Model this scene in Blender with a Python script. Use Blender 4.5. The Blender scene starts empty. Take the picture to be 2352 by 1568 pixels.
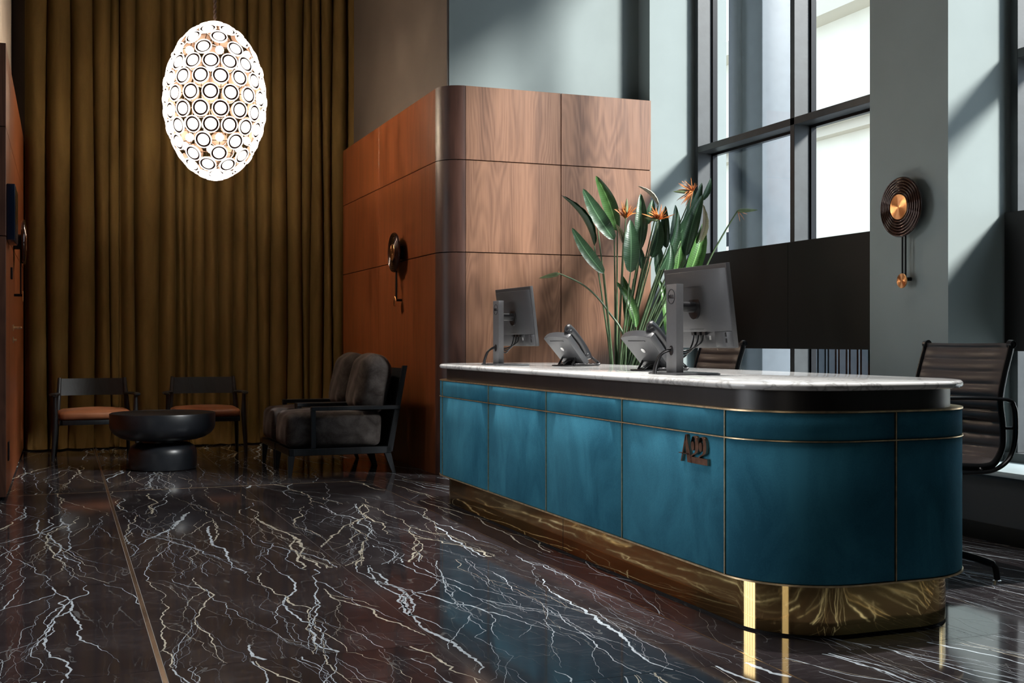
import bpy, bmesh, math, random
from mathutils import Vector, Matrix
R = math.radians
random.seed(7)
SC = bpy.context.scene
COL = SC.collection

# ------------------------------------------------------------------ camera
YAW = R(20.94); FPX = 2700.0; CAMZ = 0.98
cam_d = bpy.data.cameras.new('camera'); cam = bpy.data.objects.new('camera', cam_d); COL.objects.link(cam)
cam_d.sensor_width = 36.0; cam_d.lens = FPX / 2352 * 36; cam_d.clip_start = 0.05; cam_d.clip_end = 200
cam.location = (0, 0, CAMZ); cam.rotation_euler = (R(90), 0, -YAW)
SC.camera = cam

# ------------------------------------------------------------------ world, sun, added lamps
SKY = 2.9
world = bpy.data.worlds.new('world'); SC.world = world; world.use_nodes = True
bg = world.node_tree.nodes['Background']
bg.inputs['Color'].default_value = (0.76, 0.87, 1.0, 1); bg.inputs['Strength'].default_value = SKY
sd = bpy.data.lights.new('sun', 'SUN'); sd.energy = 11.8; sd.angle = R(9.5); sd.color = (1.0, 0.95, 0.9)
sun = bpy.data.objects.new('sun', sd); COL.objects.link(sun)
SUN_DIR = Vector((-1.0, 1.15, -0.9))
sun.rotation_euler = SUN_DIR.to_track_quat('-Z', 'Y').to_euler(); sun.location = (9, -4, 9)

def area(name, loc, direction, sx, sy, energy, color=(1, 1, 1), portal=False):
    d = bpy.data.lights.new(name, 'AREA'); d.shape = 'RECTANGLE'; d.size = sx; d.size_y = sy
    d.energy = energy; d.color = color
    if portal: d.cycles.is_portal = True
    o = bpy.data.objects.new(name, d); COL.objects.link(o)
    o.location = loc; o.rotation_euler = Vector(direction).to_track_quat('-Z', 'Y').to_euler()
    return o
# sky portals of the two window bays on the right
area('sky_portal', (4.90, 6.81, 2.6), (-1, 0, 0), 2.65, 4.4, 1, portal=True)
area('sky_portal', (4.90, 4.10, 2.6), (-1, 0, 0), 1.55, 4.4, 1, portal=True)
# added lamps on the solid hall wall, standing in for unseen street windows
for i in range(5):
    area('daylight_lamp', (-6.05, 6.6 + i * 0.90, 2.1), (1, 0, 0), 0.74, 3.2, 54, (0.94, 0.96, 1.0))
area('ceiling_fill', (1.0, 4.6, 5.12), (0, 0, -1), 3.0, 2.8, 42, (1.0, 0.97, 0.94)).data.spread = R(75)  # unseen overhead lamp added to lift the floor and other upward faces
for i in range(3):   # unseen spots added above the desk to brighten the marble top
    sl = bpy.data.lights.new('desk_fill_spot', 'SPOT'); sl.energy = 1000; sl.spot_size = R(34); sl.spot_blend = 0.7; sl.shadow_soft_size = 0.06; sl.color = (1.0, 0.97, 0.93)
    so = bpy.data.objects.new('desk_fill_spot', sl); COL.objects.link(so); so.location = (2.75, 3.9 + i*1.25, 5.1)
for i in range(6):
    area('daylight_lamp', (-6.05, -2.40 + i * 0.30, 2.0), (1, 0, 0), 0.23, 2.8, 4.5, (1.0, 0.93, 0.80))

SC.view_settings.view_transform = 'Standard'; SC.view_settings.look = 'None'
SC.view_settings.exposure = 0.0; SC.view_settings.gamma = 1.0; SC.view_settings.use_curve_mapping = False
try:
    SC.cycles.max_bounces = 10; SC.cycles.diffuse_bounces = 5; SC.cycles.glossy_bounces = 5
    SC.cycles.transparent_max_bounces = 12; SC.cycles.sample_clamp_indirect = 6.0
    SC.cycles.caustics_reflective = False; SC.cycles.caustics_refractive = False
    SC.cycles.use_denoising = True
except Exception:
    pass

# ------------------------------------------------------------------ helpers
def tag(o, label=None, cat=None, group=None, kind=None):
    if label: o['label'] = label
    if cat: o['category'] = cat
    if group: o['group'] = group
    if kind: o['kind'] = kind
    return o
def empty(name, loc=(0, 0, 0), rz=0.0, parent=None):
    o = bpy.data.objects.new(name, None); COL.objects.link(o)
    o.location = loc; o.rotation_euler = (0, 0, rz); o.empty_display_size = 0.1
    if parent: o.parent = parent
    return o
def link(name, me, parent=None, loc=None):
    o = bpy.data.objects.new(name, me); COL.objects.link(o)
    if parent: o.parent = parent
    if loc is not None: o.location = loc
    return o
def build(name, bm, mats, parent=None, smooth=True, loc=None, angle=35):
    if not isinstance(mats, (list, tuple)): mats = [mats]
    bmesh.ops.recalc_face_normals(bm, faces=bm.faces)
    me = bpy.data.meshes.new(name)
    if smooth:
        for f in bm.faces: f.smooth = True
        for e in bm.edges:
            if len(e.link_faces) == 2 and e.calc_face_angle(0) > R(angle): e.smooth = False
    bm.to_mesh(me); bm.free()
    for m in mats: me.materials.append(m)
    return link(name, me, parent, loc)
def box(bm, x0, x1, y0, y1, z0, z1, bev=0.0, seg=2, mi=0, M=None):
    r = bmesh.ops.create_cube(bm, size=1.0)
    vs = r['verts']
    bmesh.ops.scale(bm, vec=(abs(x1-x0), abs(y1-y0), abs(z1-z0)), verts=vs)
    bmesh.ops.translate(bm, vec=((x0+x1)/2, (y0+y1)/2, (z0+z1)/2), verts=vs)
    if M is not None: bmesh.ops.transform(bm, matrix=M, verts=vs)
    fs = set(f for v in vs for f in v.link_faces)
    for f in fs: f.material_index = mi
    if bev > 0:
        es = list(set(e for v in vs for e in v.link_edges))
        bmesh.ops.bevel(bm, geom=es, offset=bev, segments=seg, affect='EDGES', profile=0.5)
def mkbox(name, b, m, parent=None, bev=0.0, seg=2):
    bm = bmesh.new(); box(bm, *b, bev=bev, seg=seg); return build(name, bm, m, parent)
def prism(bm, pts, z0, z1, mi=0, M=None, bev=0.0):
    """extrude a polygon (x,y) from z0 to z1"""
    a = [bm.verts.new((p[0], p[1], z0)) for p in pts]; b = [bm.verts.new((p[0], p[1], z1)) for p in pts]
    n = len(pts); fs = [bm.faces.new(a[::-1]), bm.faces.new(b)]
    for i in range(n): fs.append(bm.faces.new((a[i], a[(i+1) % n], b[(i+1) % n], b[i])))
    for f in fs: f.material_index = mi
    if bev > 0:
        es = list(set(list(fs[0].edges) + list(fs[1].edges)))
        r = bmesh.ops.bevel(bm, geom=es, offset=bev, segments=2, affect='EDGES', profile=0.5)
        a = list(set(a + b + r['verts'])); a = [v for v in a if v.is_valid]; b = []
    if M is not None: bmesh.ops.transform(bm, matrix=M, verts=[v for v in a + b if v.is_valid])
def lathe(bm, prof, n=48, mi=0, M=None, mis=None):
    """prof: list of (r,z)"""
    rings = []; allv = []
    for r, z in prof:
        if r < 1e-6: ring = [bm.verts.new((0, 0, z))]
        else: ring = [bm.verts.new((r*math.cos(2*math.pi*k/n), r*math.sin(2*math.pi*k/n), z)) for k in range(n)]
        rings.append(ring); allv += ring
    for i in range(len(rings)-1):
        A, B = rings[i], rings[i+1]
        m_ = mis[i] if mis else mi
        for k in range(n):
            k2 = (k+1) % n
            if len(A) == 1 and len(B) == 1: continue
            if len(A) == 1: f = bm.faces.new((A[0], B[k], B[k2]))
            elif len(B) == 1: f = bm.faces.new((A[k], A[k2], B[0]))
            else: f = bm.faces.new((A[k], A[k2], B[k2], B[k]))
            f.material_index = m_
    if M is not None: bmesh.ops.transform(bm, matrix=M, verts=allv)
def tube(bm, pts, r, n=8, mi=0, caps=True, flat=None, up=None):
    """sweep a circle (or flat ellipse rx,ry) along pts; r number or list"""
    pts = [Vector(p) for p in pts]; m = len(pts)
    rr = r if isinstance(r, (list, tuple)) else [r]*m
    prev = None; rings = []
    for i, p in enumerate(pts):
        t = (pts[min(i+1, m-1)] - pts[max(i-1, 0)])
        if t.length < 1e-9: t = Vector((0, 0, 1))
        t.normalize()
        if up is not None:
            a = Vector(up) - t * t.dot(Vector(up))
            if a.length < 1e-4: a = t.orthogonal()
        elif prev is None: a = t.orthogonal()
        else:
            a = prev - t * prev.dot(t)
            if a.length < 1e-6: a = t.orthogonal()
        a.normalize(); prev = a; b = t.cross(a)
        fx, fy = flat if flat else (1, 1)
        rings.append([bm.verts.new(p + a*(math.cos(2*math.pi*k/n)*rr[i]*fx) + b*(math.sin(2*math.pi*k/n)*rr[i]*fy)) for k in range(n)])
    for i in range(m-1):
        for k in range(n):
            f = bm.faces.new((rings[i][k], rings[i][(k+1) % n], rings[i+1][(k+1) % n], rings[i+1][k])); f.material_index = mi
    if caps:
        f = bm.faces.new(rings[0][::-1]); f.material_index = mi
        f = bm.faces.new(rings[-1]); f.material_index = mi
def smooth_path(pts, k=6):
    pts = [Vector(p) for p in pts]; out = []
    for i in range(len(pts)-1):
        p0 = pts[max(i-1, 0)]; p1 = pts[i]; p2 = pts[i+1]; p3 = pts[min(i+2, len(pts)-1)]
        for j in range(k):
            t = j / k
            out.append(0.5*((2*p1)+(-p0+p2)*t+(2*p0-5*p1+4*p2-p3)*t*t+(-p0+3*p1-3*p2+p3)*t**3))
    out.append(pts[-1]); return out
def cushion(bm, x0, x1, y0, y1, z0, z1, r=0.06, puff=0.03, mi=0, M=None, n=12, rnd=0.0):
    """soft box: superellipsoid-ish pillow"""
    cx, cy, cz = (x0+x1)/2, (y0+y1)/2, (z0+z1)/2
    res = bmesh.ops.create_cube(bm, size=2.0); vs = res['verts']
    es = list(set(e for v in vs for e in v.link_edges))
    s = bmesh.ops.subdivide_edges(bm, edges=es, cuts=n, use_grid_fill=True)
    vs = bm.verts[:]
    hx, hy, hz = (x1-x0)/2, (y1-y0)/2, (z1-z0)/2
    for v in vs:
        u = Vector(v.co)
        p = Vector((u.x*hx, u.y*hy, u.z*hz))
        q = Vector((max(-hx+r, min(hx-r, p.x)), max(-hy+r, min(hy-r, p.y)), max(-hz+r, min(hz-r, p.z))))
        dv = p - q
        if dv.length > 1e-6: p = q + dv.normalized()*r
        k = (1-u.x*u.x)*(1-u.y*u.y)
        p.z += puff*k*(1 if u.z > 0 else -0.3)*abs(u.z)
        k2 = (1-u.z*u.z)
        p.x += puff*0.5*k2*(1-u.y*u.y)*u.x; p.y += puff*0.5*k2*(1-u.x*u.x)*u.y
        if rnd: p += Vector((math.sin(p.y*31+p.z*17), math.sin(p.x*29+p.z*23), math.sin(p.x*19+p.y*27)))*rnd
        v.co = p + Vector((cx, cy, cz))
    for f in set(f for v in vs for f in v.link_faces): f.material_index = mi
    if M is not None: bmesh.ops.transform(bm, matrix=M, verts=vs)
def copy_tree(o, parent=None, loc=None, rz=None):
    c = o.copy(); COL.objects.link(c)
    if parent: c.parent = parent
    if loc is not None: c.location = loc
    if rz is not None: c.rotation_euler = (0, 0, rz)
    for ch in list(o.children):
        copy_tree(ch, c)
    return c
def at(u, v, d):
    """world point seen in direction (u,v) at distance d along the optical axis; used to measure positions"""
    t = (u-1176)/FPX
    return Vector((d*(math.sin(YAW)+t*math.cos(YAW)), d*(math.cos(YAW)-t*math.sin(YAW)), CAMZ+(784-v)*d/FPX))

# ------------------------------------------------------------------ materials
class NT:
    def __init__(s, name):
        s.m = bpy.data.materials.new(name); s.m.use_nodes = True; s.t = s.m.node_tree; s.p = s.t.nodes['Principled BSDF']
    def n(s, typ, **kw):
        x = s.t.nodes.new(typ)
        for k, v in kw.items():
            if k in x.inputs.keys() if isinstance(k, str) and not hasattr(x, k) else False: pass
            setattr(x, k, v)
        return x
    def set(s, node, name, val):
        if isinstance(val, bpy.types.NodeSocket): s.t.links.new(val, node.inputs[name])
        else:
            node.inputs[name].default_value = val
    def coord(s, kind='Object'): return s.n('ShaderNodeTexCoord').outputs[kind]
    def mapping(s, vec, scale=(1, 1, 1), rot=(0, 0, 0), loc=(0, 0, 0)):
        x = s.n('ShaderNodeMapping'); s.set(x, 'Vector', vec)
        x.inputs['Scale'].default_value = scale; x.inputs['Rotation'].default_value = rot; s.set(x, 'Location', loc); return x.outputs[0]
    def noise(s, vec, scale=5, detail=3, rough=0.5, dist=0.0):
        x = s.n('ShaderNodeTexNoise'); s.set(x, 'Vector', vec); s.set(x, 'Scale', scale); s.set(x, 'Detail', detail); s.set(x, 'Roughness', rough); s.set(x, 'Distortion', dist); return x
    def math(s, op, a, b=None, clamp=False):
        x = s.n('ShaderNodeMath', operation=op); x.use_clamp = clamp; s.set(x, 0, a)
        if b is not None: s.set(x, 1, b)
        return x.outputs[0]
    def ramp(s, fac, stops, interp='LINEAR'):
        x = s.n('ShaderNodeValToRGB'); s.set(x, 'Fac', fac); cr = x.color_ramp; cr.interpolation = interp
        while len(cr.elements) < len(stops): cr.elements.new(0.5)
        for e, (p, c) in zip(cr.elements, stops):
            e.position = p; e.color = (*c, 1) if len(c) == 3 else c
        return x.outputs[0]
    def mix(s, fac, a, b):
        x = s.n('ShaderNodeMix', data_type='RGBA'); s.set(x, 0, fac)
        for nm, v in ((6, a), (7, b)):
            if isinstance(v, tuple): v = (*v, 1) if len(v) == 3 else v
            s.set(x, nm, v)
        return x.outputs[2]
    def bump(s, h, strength=0.2, dist=0.01):
        x = s.n('ShaderNodeBump'); s.set(x, 'Height', h); s.set(x, 'Strength', strength); s.set(x, 'Distance', dist); s.set(s.p, 'Normal', x.outputs[0])
    def base(s, c): s.set(s.p, 'Base Color', (*c, 1) if isinstance(c, tuple) and len(c) == 3 else c); return s

def simple(name, col, rough=0.5, metal=0.0, noise_amt=0.0, nscale=20, bump=0.0, coat=0.0, sheen=0.0, spec=0.5):
    t = NT(name)
    if noise_amt > 0:
        n = t.noise(t.coord(), nscale, 4).outputs['Fac']
        c1 = tuple(max(0, x*(1-noise_amt)) for x in col); c2 = tuple(min(1, x*(1+noise_amt)) for x in col)
        t.base(t.ramp(n, [(0.3, c1), (0.7, c2)]))
    else: t.base(col)
    t.set(t.p, 'Roughness', rough); t.set(t.p, 'Metallic', metal); t.set(t.p, 'Coat Weight', coat)
    t.set(t.p, 'Specular IOR Level', spec); t.set(t.p, 'Sheen Weight', sheen)
    if bump > 0: t.bump(t.noise(t.coord(), nscale*6, 3).outputs['Fac'], bump, 0.004)
    return t.m

def wood_mat(name, dark, light, rough=0.32, contour=38, streak=0.35, random_loc=True):
    t = NT(name); co = t.coord()
    sep = t.n('ShaderNodeSeparateXYZ'); t.set(sep, 0, co)
    s_ = t.math('ADD', sep.outputs[0], sep.outputs[1])
    oi = t.n('ShaderNodeObjectInfo'); rnd = t.math('MULTIPLY', oi.outputs['Random'], 37.0 if random_loc else 0.0)
    c = t.n('ShaderNodeCombineXYZ'); t.set(c, 0, t.math('MULTIPLY', s_, 3.9)); t.set(c, 1, rnd); t.set(c, 2, t.math('MULTIPLY', sep.outputs[2], 0.6))
    n1 = t.noise(c.outputs[0], 1.0, 2.0, 0.35).outputs['Fac']
    lines = t.math('ADD', t.math('MULTIPLY', t.math('SINE', t.math('MULTIPLY', n1, contour*6.28)), 0.5), 0.5)
    c2 = t.n('ShaderNodeCombineXYZ'); t.set(c2, 0, t.math('MULTIPLY', s_, 150.0)); t.set(c2, 1, rnd); t.set(c2, 2, t.math('MULTIPLY', sep.outputs[2], 4.0))
    fine = t.noise(c2.outputs[0], 1.0, 3, 0.6).outputs['Fac']
    c3 = t.n('ShaderNodeCombineXYZ'); t.set(c3, 0, t.math('MULTIPLY', s_, 7.0)); t.set(c3, 1, rnd); t.set(c3, 2, t.math('MULTIPLY', sep.outputs[2], 0.5))
    broad = t.noise(c3.outputs[0], 1.0, 3, 0.6).outputs['Fac']
    v = t.math('ADD', t.math('MULTIPLY', t.math('MULTIPLY', lines, 0.13), t.math('SUBTRACT', 1.3, broad)), t.math('ADD', t.math('MULTIPLY', fine, streak), t.math('MULTIPLY', broad, 0.75)))
    col = t.ramp(v, [(0.42, dark), (0.62, tuple((a+b)/2 for a, b in zip(dark, light))), (0.86, light)])
    t.base(col); t.set(t.p, 'Roughness', t.math('ADD', t.math('MULTIPLY', fine, 0.12), rough-0.06))
    t.bump(fine, 0.06, 0.002)
    return t.m

def velvet_mat(name, dark, light, sheen_col, nscale=5, rough=0.85, stretch=(1, 1, 1), sheen=0.6, c0=.38, c1=.66):
    t = NT(name); co = t.mapping(t.coord(), stretch)
    n1 = t.noise(co, nscale, 5, 0.6, 0.6).outputs['Fac']
    n2 = t.noise(t.coord(), 160, 2).outputs['Fac']
    v = t.math('ADD', t.math('MULTIPLY', n1, 0.85), t.math('MULTIPLY', n2, 0.15))
    t.base(t.ramp(v, [(c0, dark), (c1, light)]))
    t.set(t.p, 'Roughness', rough); t.set(t.p, 'Sheen Weight', sheen); t.set(t.p, 'Sheen Roughness', 0.35)
    t.p.inputs['Sheen Tint'].default_value = (*sheen_col, 1); t.set(t.p, 'Specular IOR Level', 0.15)
    t.bump(n2, 0.15, 0.002)
    return t.m

def marble_floor():
    t = NT('black_marble'); co = t.coord('Object')
    oi = t.n('ShaderNodeObjectInfo')
    off = t.n('ShaderNodeCombineXYZ'); t.set(off, 0, t.math('MULTIPLY', oi.outputs['Random'], 53.0)); t.set(off, 1, t.math('MULTIPLY', oi.outputs['Random'], 91.0))
    add = t.n('ShaderNodeVectorMath', operation='ADD'); t.set(add, 0, co); t.set(add, 1, off.outputs[0])
    base = add.outputs[0]
    # vein course wanders over the slabs; fine jagged displacement across the vein
    def disp(scale, det, rgh, amt, vec):
        nz = t.noise(vec, scale, det, rgh).outputs['Color']
        sb = t.n('ShaderNodeVectorMath', operation='SUBTRACT'); t.set(sb, 0, nz); t.set(sb, 1, (0.5, 0.5, 0.5))
        ml = t.n('ShaderNodeVectorMath', operation='MULTIPLY'); t.set(ml, 0, sb.outputs[0]); t.set(ml, 1, amt)
        return ml.outputs[0]
    def vadd(a, b):
        x = t.n('ShaderNodeVectorMath', operation='ADD'); t.set(x, 0, a); t.set(x, 1, b); return x.outputs[0]
    cst = t.mapping(base, (1, 0.45, 1))
    wb_ = vadd(base, disp(1.3, 2, 0.5, (0.42, 0.3, 0), cst))
    wb_ = vadd(wb_, disp(7, 3, 0.6, (0.085, 0.0, 0), cst))
    wb_ = vadd(wb_, disp(40, 3, 0.7, (0.022, 0.0, 0), t.mapping(base, (1, 0.8, 1))))
    outs = []
    # contour lines of long stretched noise fields: veins that run, fork and rejoin
    for sc, w, rot, stretch, seed, gain, thr in ((7.5, 0.0045, 0.0, 0.18, 13, 0.14, 0.40), (8.5, 0.0040, 0.45, 0.2, 17, 0.14, 0.42)):
        mp = t.mapping(wb_, (1, stretch, 1), (0, 0, rot), (seed, seed*2, 0))
        nz = t.noise(mp, sc, 1.5, 0.4).outputs['Fac']
        dd = t.math('ABSOLUTE', t.math('SUBTRACT', nz, 0.5))
        wn2 = t.noise(t.mapping(base, (1, 0.5, 1), (0, 0, 0), (seed+3, 7, 0)), 2.6, 4, 0.65).outputs['Fac']
        wid = t.math('MULTIPLY', t.math('POWER', t.math('MULTIPLY', t.math('SUBTRACT', wn2, thr), 4.5, clamp=True), 1.5), w)
        wid = t.math('MAXIMUM', wid, 0.0012)
        f = t.math('MULTIPLY', t.math('SUBTRACT', 1.0, t.math('DIVIDE', dd, wid), clamp=True), 4.0, clamp=True)
        keep = t.math('MULTIPLY', t.math('SUBTRACT', wn2, thr-0.06), 12.0, clamp=True)
        outs.append(t.math('MULTIPLY', t.math('MULTIPLY', f, gain), keep))
    v = outs[0]
    for o_ in outs[1:]: v = t.math('MAXIMUM', v, o_)
    st = t.noise(t.mapping(base, (9, 60, 1)), 1.0, 5, 0.75).outputs['Fac']
    cl = t.noise(base, 3.0, 4, 0.6).outputs['Fac']
    g = t.math('MULTIPLY', t.math('SUBTRACT', t.math('MULTIPLY', st, t.math('ADD', cl, 0.5)), 0.52), 4.0, clamp=True)
    dark = t.mix(cl, (0.015, 0.012, 0.0133), (0.050, 0.042, 0.046))
    ground = t.mix(t.math('MULTIPLY', g, 0.35), dark, (0.15, 0.14, 0.145))
    vc = t.mix(t.noise(base, 1.7, 1).outputs['Fac'], (0.66, 0.74, 0.80), (0.74, 0.70, 0.58))
    t.base(t.mix(v, ground, vc)); t.set(t.p, 'Roughness', 0.075)
    t.set(t.p, 'Specular IOR Level', 0.45)
    t.bump(t.noise(base, 2.2, 2).outputs['Fac'], 0.012, 0.02)
    return t.m

def marble_white():
    t = NT('white_marble'); co = t.coord()
    w = t.noise(co, 2.0, 5, 0.65).outputs['Color']
    sub = t.n('ShaderNodeVectorMath', operation='SUBTRACT'); t.set(sub, 0, w); t.set(sub, 1, (0.5, 0.5, 0.5))
    sc = t.n('ShaderNodeVectorMath', operation='SCALE'); t.set(sc, 0, sub.outputs[0]); sc.inputs['Scale'].default_value = 1.3
    ad = t.n('ShaderNodeVectorMath', operation='ADD'); t.set(ad, 0, co); t.set(ad, 1, sc.outputs[0])
    vo = t.n('ShaderNodeTexVoronoi', feature='DISTANCE_TO_EDGE'); t.set(vo, 'Vector', t.mapping(ad.outputs[0], (1, 1.8, 1), (0, 0, 0.5))); t.set(vo, 'Scale', 2.6)
    f = t.math('SUBTRACT', 1.0, t.math('MULTIPLY', vo.outputs['Distance'], 9.0), clamp=True)
    f = t.math('MULTIPLY', t.math('POWER', f, 2.5), t.noise(co, 3, 3).outputs['Fac'])
    cloud = t.noise(ad.outputs[0], 3.5, 5, 0.6).outputs['Fac']
    c = t.mix(f, t.ramp(cloud, [(0.35, (0.84, 0.84, 0.83)), (0.6, (0.94, 0.94, 0.92))]), (0.22, 0.21, 0.20))
    t.base(c); t.set(t.p, 'Roughness', 0.06)
    return t.m

def leather(name, col, rough=0.42):
    t = NT(name); n = t.noise(t.coord(), 9, 4).outputs['Fac']
    t.base(t.ramp(n, [(0.3, tuple(c*0.8 for c in col)), (0.75, tuple(c*1.15 for c in col))]))
    vo = t.n('ShaderNodeTexVoronoi'); t.set(vo, 'Vector', t.coord()); t.set(vo, 'Scale', 420)
    t.set(t.p, 'Roughness', rough); t.bump(vo.outputs['Distance'], 0.12, 0.001)
    return t.m

def emit(name, col, strength):
    t = NT(name); t.base((0.8, 0.8, 0.8)); t.p.inputs['Emission Color'].default_value = (*col, 1); t.set(t.p, 'Emission Strength', strength); return t.m

def brushed(name, col, rough=0.28):
    t = NT(name); t.base(col); t.set(t.p, 'Metallic', 1.0); t.set(t.p, 'Roughness', rough); t.set(t.p, 'Anisotropic', 0.9)
    tg = t.n('ShaderNodeTangent', direction_type='RADIAL', axis='Z'); t.set(t.p, 'Tangent', tg.outputs[0])
    return t.m

def glass_mat():
    m = bpy.data.materials.new('window_glass'); m.use_nodes = True; t = m.node_tree; t.nodes.clear()
    o = t.nodes.new('ShaderNodeOutputMaterial'); mx = t.nodes.new('ShaderNodeMixShader'); tr = t.nodes.new('ShaderNodeBsdfTransparent'); gl = t.nodes.new('ShaderNodeBsdfGlossy')
    tr.inputs[0].default_value = (0.93, 0.96, 0.97, 1); gl.inputs['Roughness'].default_value = 0.02; mx.inputs[0].default_value = 0.05
    t.links.new(tr.outputs[0], mx.inputs[1]); t.links.new(gl.outputs[0], mx.inputs[2]); t.links.new(mx.outputs[0], o.inputs[0])
    return m

def leaf_mat(name, c1, c2, back):
    t = NT(name); co = t.n('ShaderNodeUVMap').outputs[0]
    sep = t.n('ShaderNodeSeparateXYZ'); t.set(sep, 0, co)
    # uv: x across (-1..1 mapped 0..1), y along in decimetres
    ax = t.math('ABSOLUTE', t.math('SUBTRACT', sep.outputs[0], 0.5))
    ph = t.math('SUBTRACT', t.math('MULTIPLY', sep.outputs[1], 42.0), t.math('MULTIPLY', ax, 9.0))
    rib = t.math('ADD', t.math('MULTIPLY', t.math('SINE', ph), 0.5), 0.5)
    mid = t.math('SUBTRACT', 1.0, t.math('MULTIPLY', ax, 22.0), clamp=True)
    n = t.noise(t.coord(), 14, 3).outputs['Fac']
    c = t.mix(t.math('ADD', t.math('MULTIPLY', rib, 0.22), t.math('MULTIPLY', n, 0.6)), c1, c2)
    c = t.mix(mid, c, tuple(min(1, x*2.2+0.03) for x in c2))
    geo = t.n('ShaderNodeNewGeometry')
    t.base(t.mix(t.math('MULTIPLY', geo.outputs['Backfacing'], 0.6), c, back))
    t.set(t.p, 'Roughness', 0.38); t.bump(rib, 0.09, 0.003)
    return t.m

M = {}
M['wood'] = wood_mat('walnut_veneer', (0.125, 0.058, 0.034), (0.30, 0.150, 0.088), contour=26)
M['wood_corner_shaded'] = wood_mat('walnut_veneer_corner_shaded', (0.045, 0.020, 0.016), (0.13, 0.058, 0.040), rough=0.42, contour=10)  # same walnut; dark reflections on the curve put into its colour
M['wood_side'] = wood_mat('walnut_veneer_quarter', (0.13, 0.034, 0.013), (0.30, 0.088, 0.032), contour=9, streak=0.45)
M['wood_left'] = wood_mat('walnut_veneer_dark', (0.085, 0.038, 0.027), (0.22, 0.10, 0.062), contour=20)
M['teal'] = simple('teal_wall_paint', (0.225, 0.262, 0.258), 0.75, noise_amt=0.04, nscale=3, bump=0.05)
M['brown'] = simple('taupe_wall_paint', (0.10, 0.078, 0.066), 0.8, noise_amt=0.05, nscale=3)
M['beige'] = simple('pale_taupe_paint', (0.60, 0.51, 0.44), 0.8, noise_amt=0.04, nscale=3)
M['pale'] = simple('dark_ceiling_paint', (0.10, 0.10, 0.105), 0.9, noise_amt=0.02, nscale=2)  # unseen ceiling, colour darkened to cut bounced light
M['hall'] = simple('hall_wall_paint', (0.06, 0.065, 0.07), 0.8, noise_amt=0.04, nscale=2)
M['black'] = simple('black_panel', (0.006, 0.0055, 0.005), 0.6, spec=0.25, noise_amt=0.15, nscale=60)
M['gap'] = simple('dark_joint', (0.006, 0.005, 0.005), 0.9)
M['frame'] = simple('anthracite_metal', (0.026, 0.030, 0.032), 0.45, metal=0.0, noise_amt=0.25, nscale=9, bump=0.05)
M['glass'] = glass_mat()
M['sill'] = simple('sill_stone', (0.50, 0.58, 0.60), 0.4, noise_amt=0.05, nscale=10)
M['floor'] = marble_floor(); M['marble'] = marble_white()
M['vein'] = simple('pale_vein_stone', (0.62, 0.70, 0.76), 0.06, noise_amt=0.25, nscale=30, spec=0.45)
M['vein_cream'] = simple('cream_vein_stone', (0.66, 0.62, 0.50), 0.06, noise_amt=0.25, nscale=30, spec=0.45)
M['grout'] = simple('grout', (0.42, 0.40, 0.37), 0.5)
M['brass'] = simple('polished_brass', (0.78, 0.56, 0.24), 0.07, metal=1.0, noise_amt=0.12, nscale=3)
M['bronze'] = simple('aged_brass_strip', (0.80, 0.60, 0.36), 0.34, metal=0.85, noise_amt=0.25, nscale=40)
M['inlay'] = simple('brass_inlay', (0.50, 0.37, 0.28), 0.22, metal=0.9, noise_amt=0.2, nscale=40)
M['rose'] = simple('rose_brass', (0.42, 0.25, 0.18), 0.3, metal=1.0, noise_amt=0.3, nscale=30)
M['velvet'] = velvet_mat('teal_velvet', (0.026, 0.150, 0.235), (0.055, 0.265, 0.385), (0.10, 0.45, 0.6), 4.5, stretch=(1, 1, 0.6), sheen=0.06)
M['curtain'] = velvet_mat('olive_velvet', (0.17, 0.108, 0.036), (0.26, 0.165, 0.058), (0.8, 0.6, 0.3), 2.2, stretch=(2, 2, 0.4), sheen=0.1)
M['sofa'] = velvet_mat('grey_velour', (0.028, 0.022, 0.020), (0.085, 0.074, 0.070), (0.5, 0.4, 0.38), 8, stretch=(1, 1, 1), sheen=0.3)
M['ebony'] = wood_mat('black_stained_wood', (0.008, 0.009, 0.011), (0.022, 0.025, 0.030), rough=0.4)
M['ebony_band'] = wood_mat('black_stained_band', (0.016, 0.014, 0.014), (0.030, 0.027, 0.028), rough=0.38)
M['slate'] = simple('black_lacquered_wood', (0.012, 0.014, 0.018), 0.34, noise_amt=0.15, nscale=30)
M['tan'] = leather('tan_leather', (0.30, 0.115, 0.055), 0.4)
M['blackleather'] = leather('black_leather', (0.022, 0.016, 0.015), 0.38)
M['blackmetal'] = simple('black_metal', (0.014, 0.014, 0.015), 0.28, metal=0.6)
M['plastic'] = simple('dark_grey_plastic', (0.045, 0.046, 0.050), 0.42, noise_amt=0.05, nscale=80, bump=0.03)
M['plastic_l'] = simple('grey_plastic', (0.12, 0.122, 0.13), 0.4, noise_amt=0.04, nscale=80, bump=0.02)
M['blackplastic'] = simple('black_plastic', (0.016, 0.016, 0.018), 0.3)
M['screen'] = simple('screen_glass', (0.005, 0.006, 0.008), 0.12)
M['silver'] = simple('brushed_steel', (0.6, 0.6, 0.6), 0.25, metal=1.0)
M['white_label'] = simple('white_label', (0.6, 0.6, 0.6), 0.5)
M['lamp_disc'] = emit('lit_lens', (1.0, 0.90, 0.80), 2.6)
M['lamp_ring'] = emit('lit_ring', (1.0, 0.89, 0.82), 1.25)
M['lamp_dark'] = simple('smoked_rim', (0.026, 0.015, 0.012), 0.9, spec=0.0)
M['lamp_back'] = simple('lens_back', (0.030, 0.018, 0.014), 0.6, spec=0.1)
M['cable'] = simple('wrapped_cable', (0.16, 0.10, 0.07), 0.6, noise_amt=0.3, nscale=60)
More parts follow.
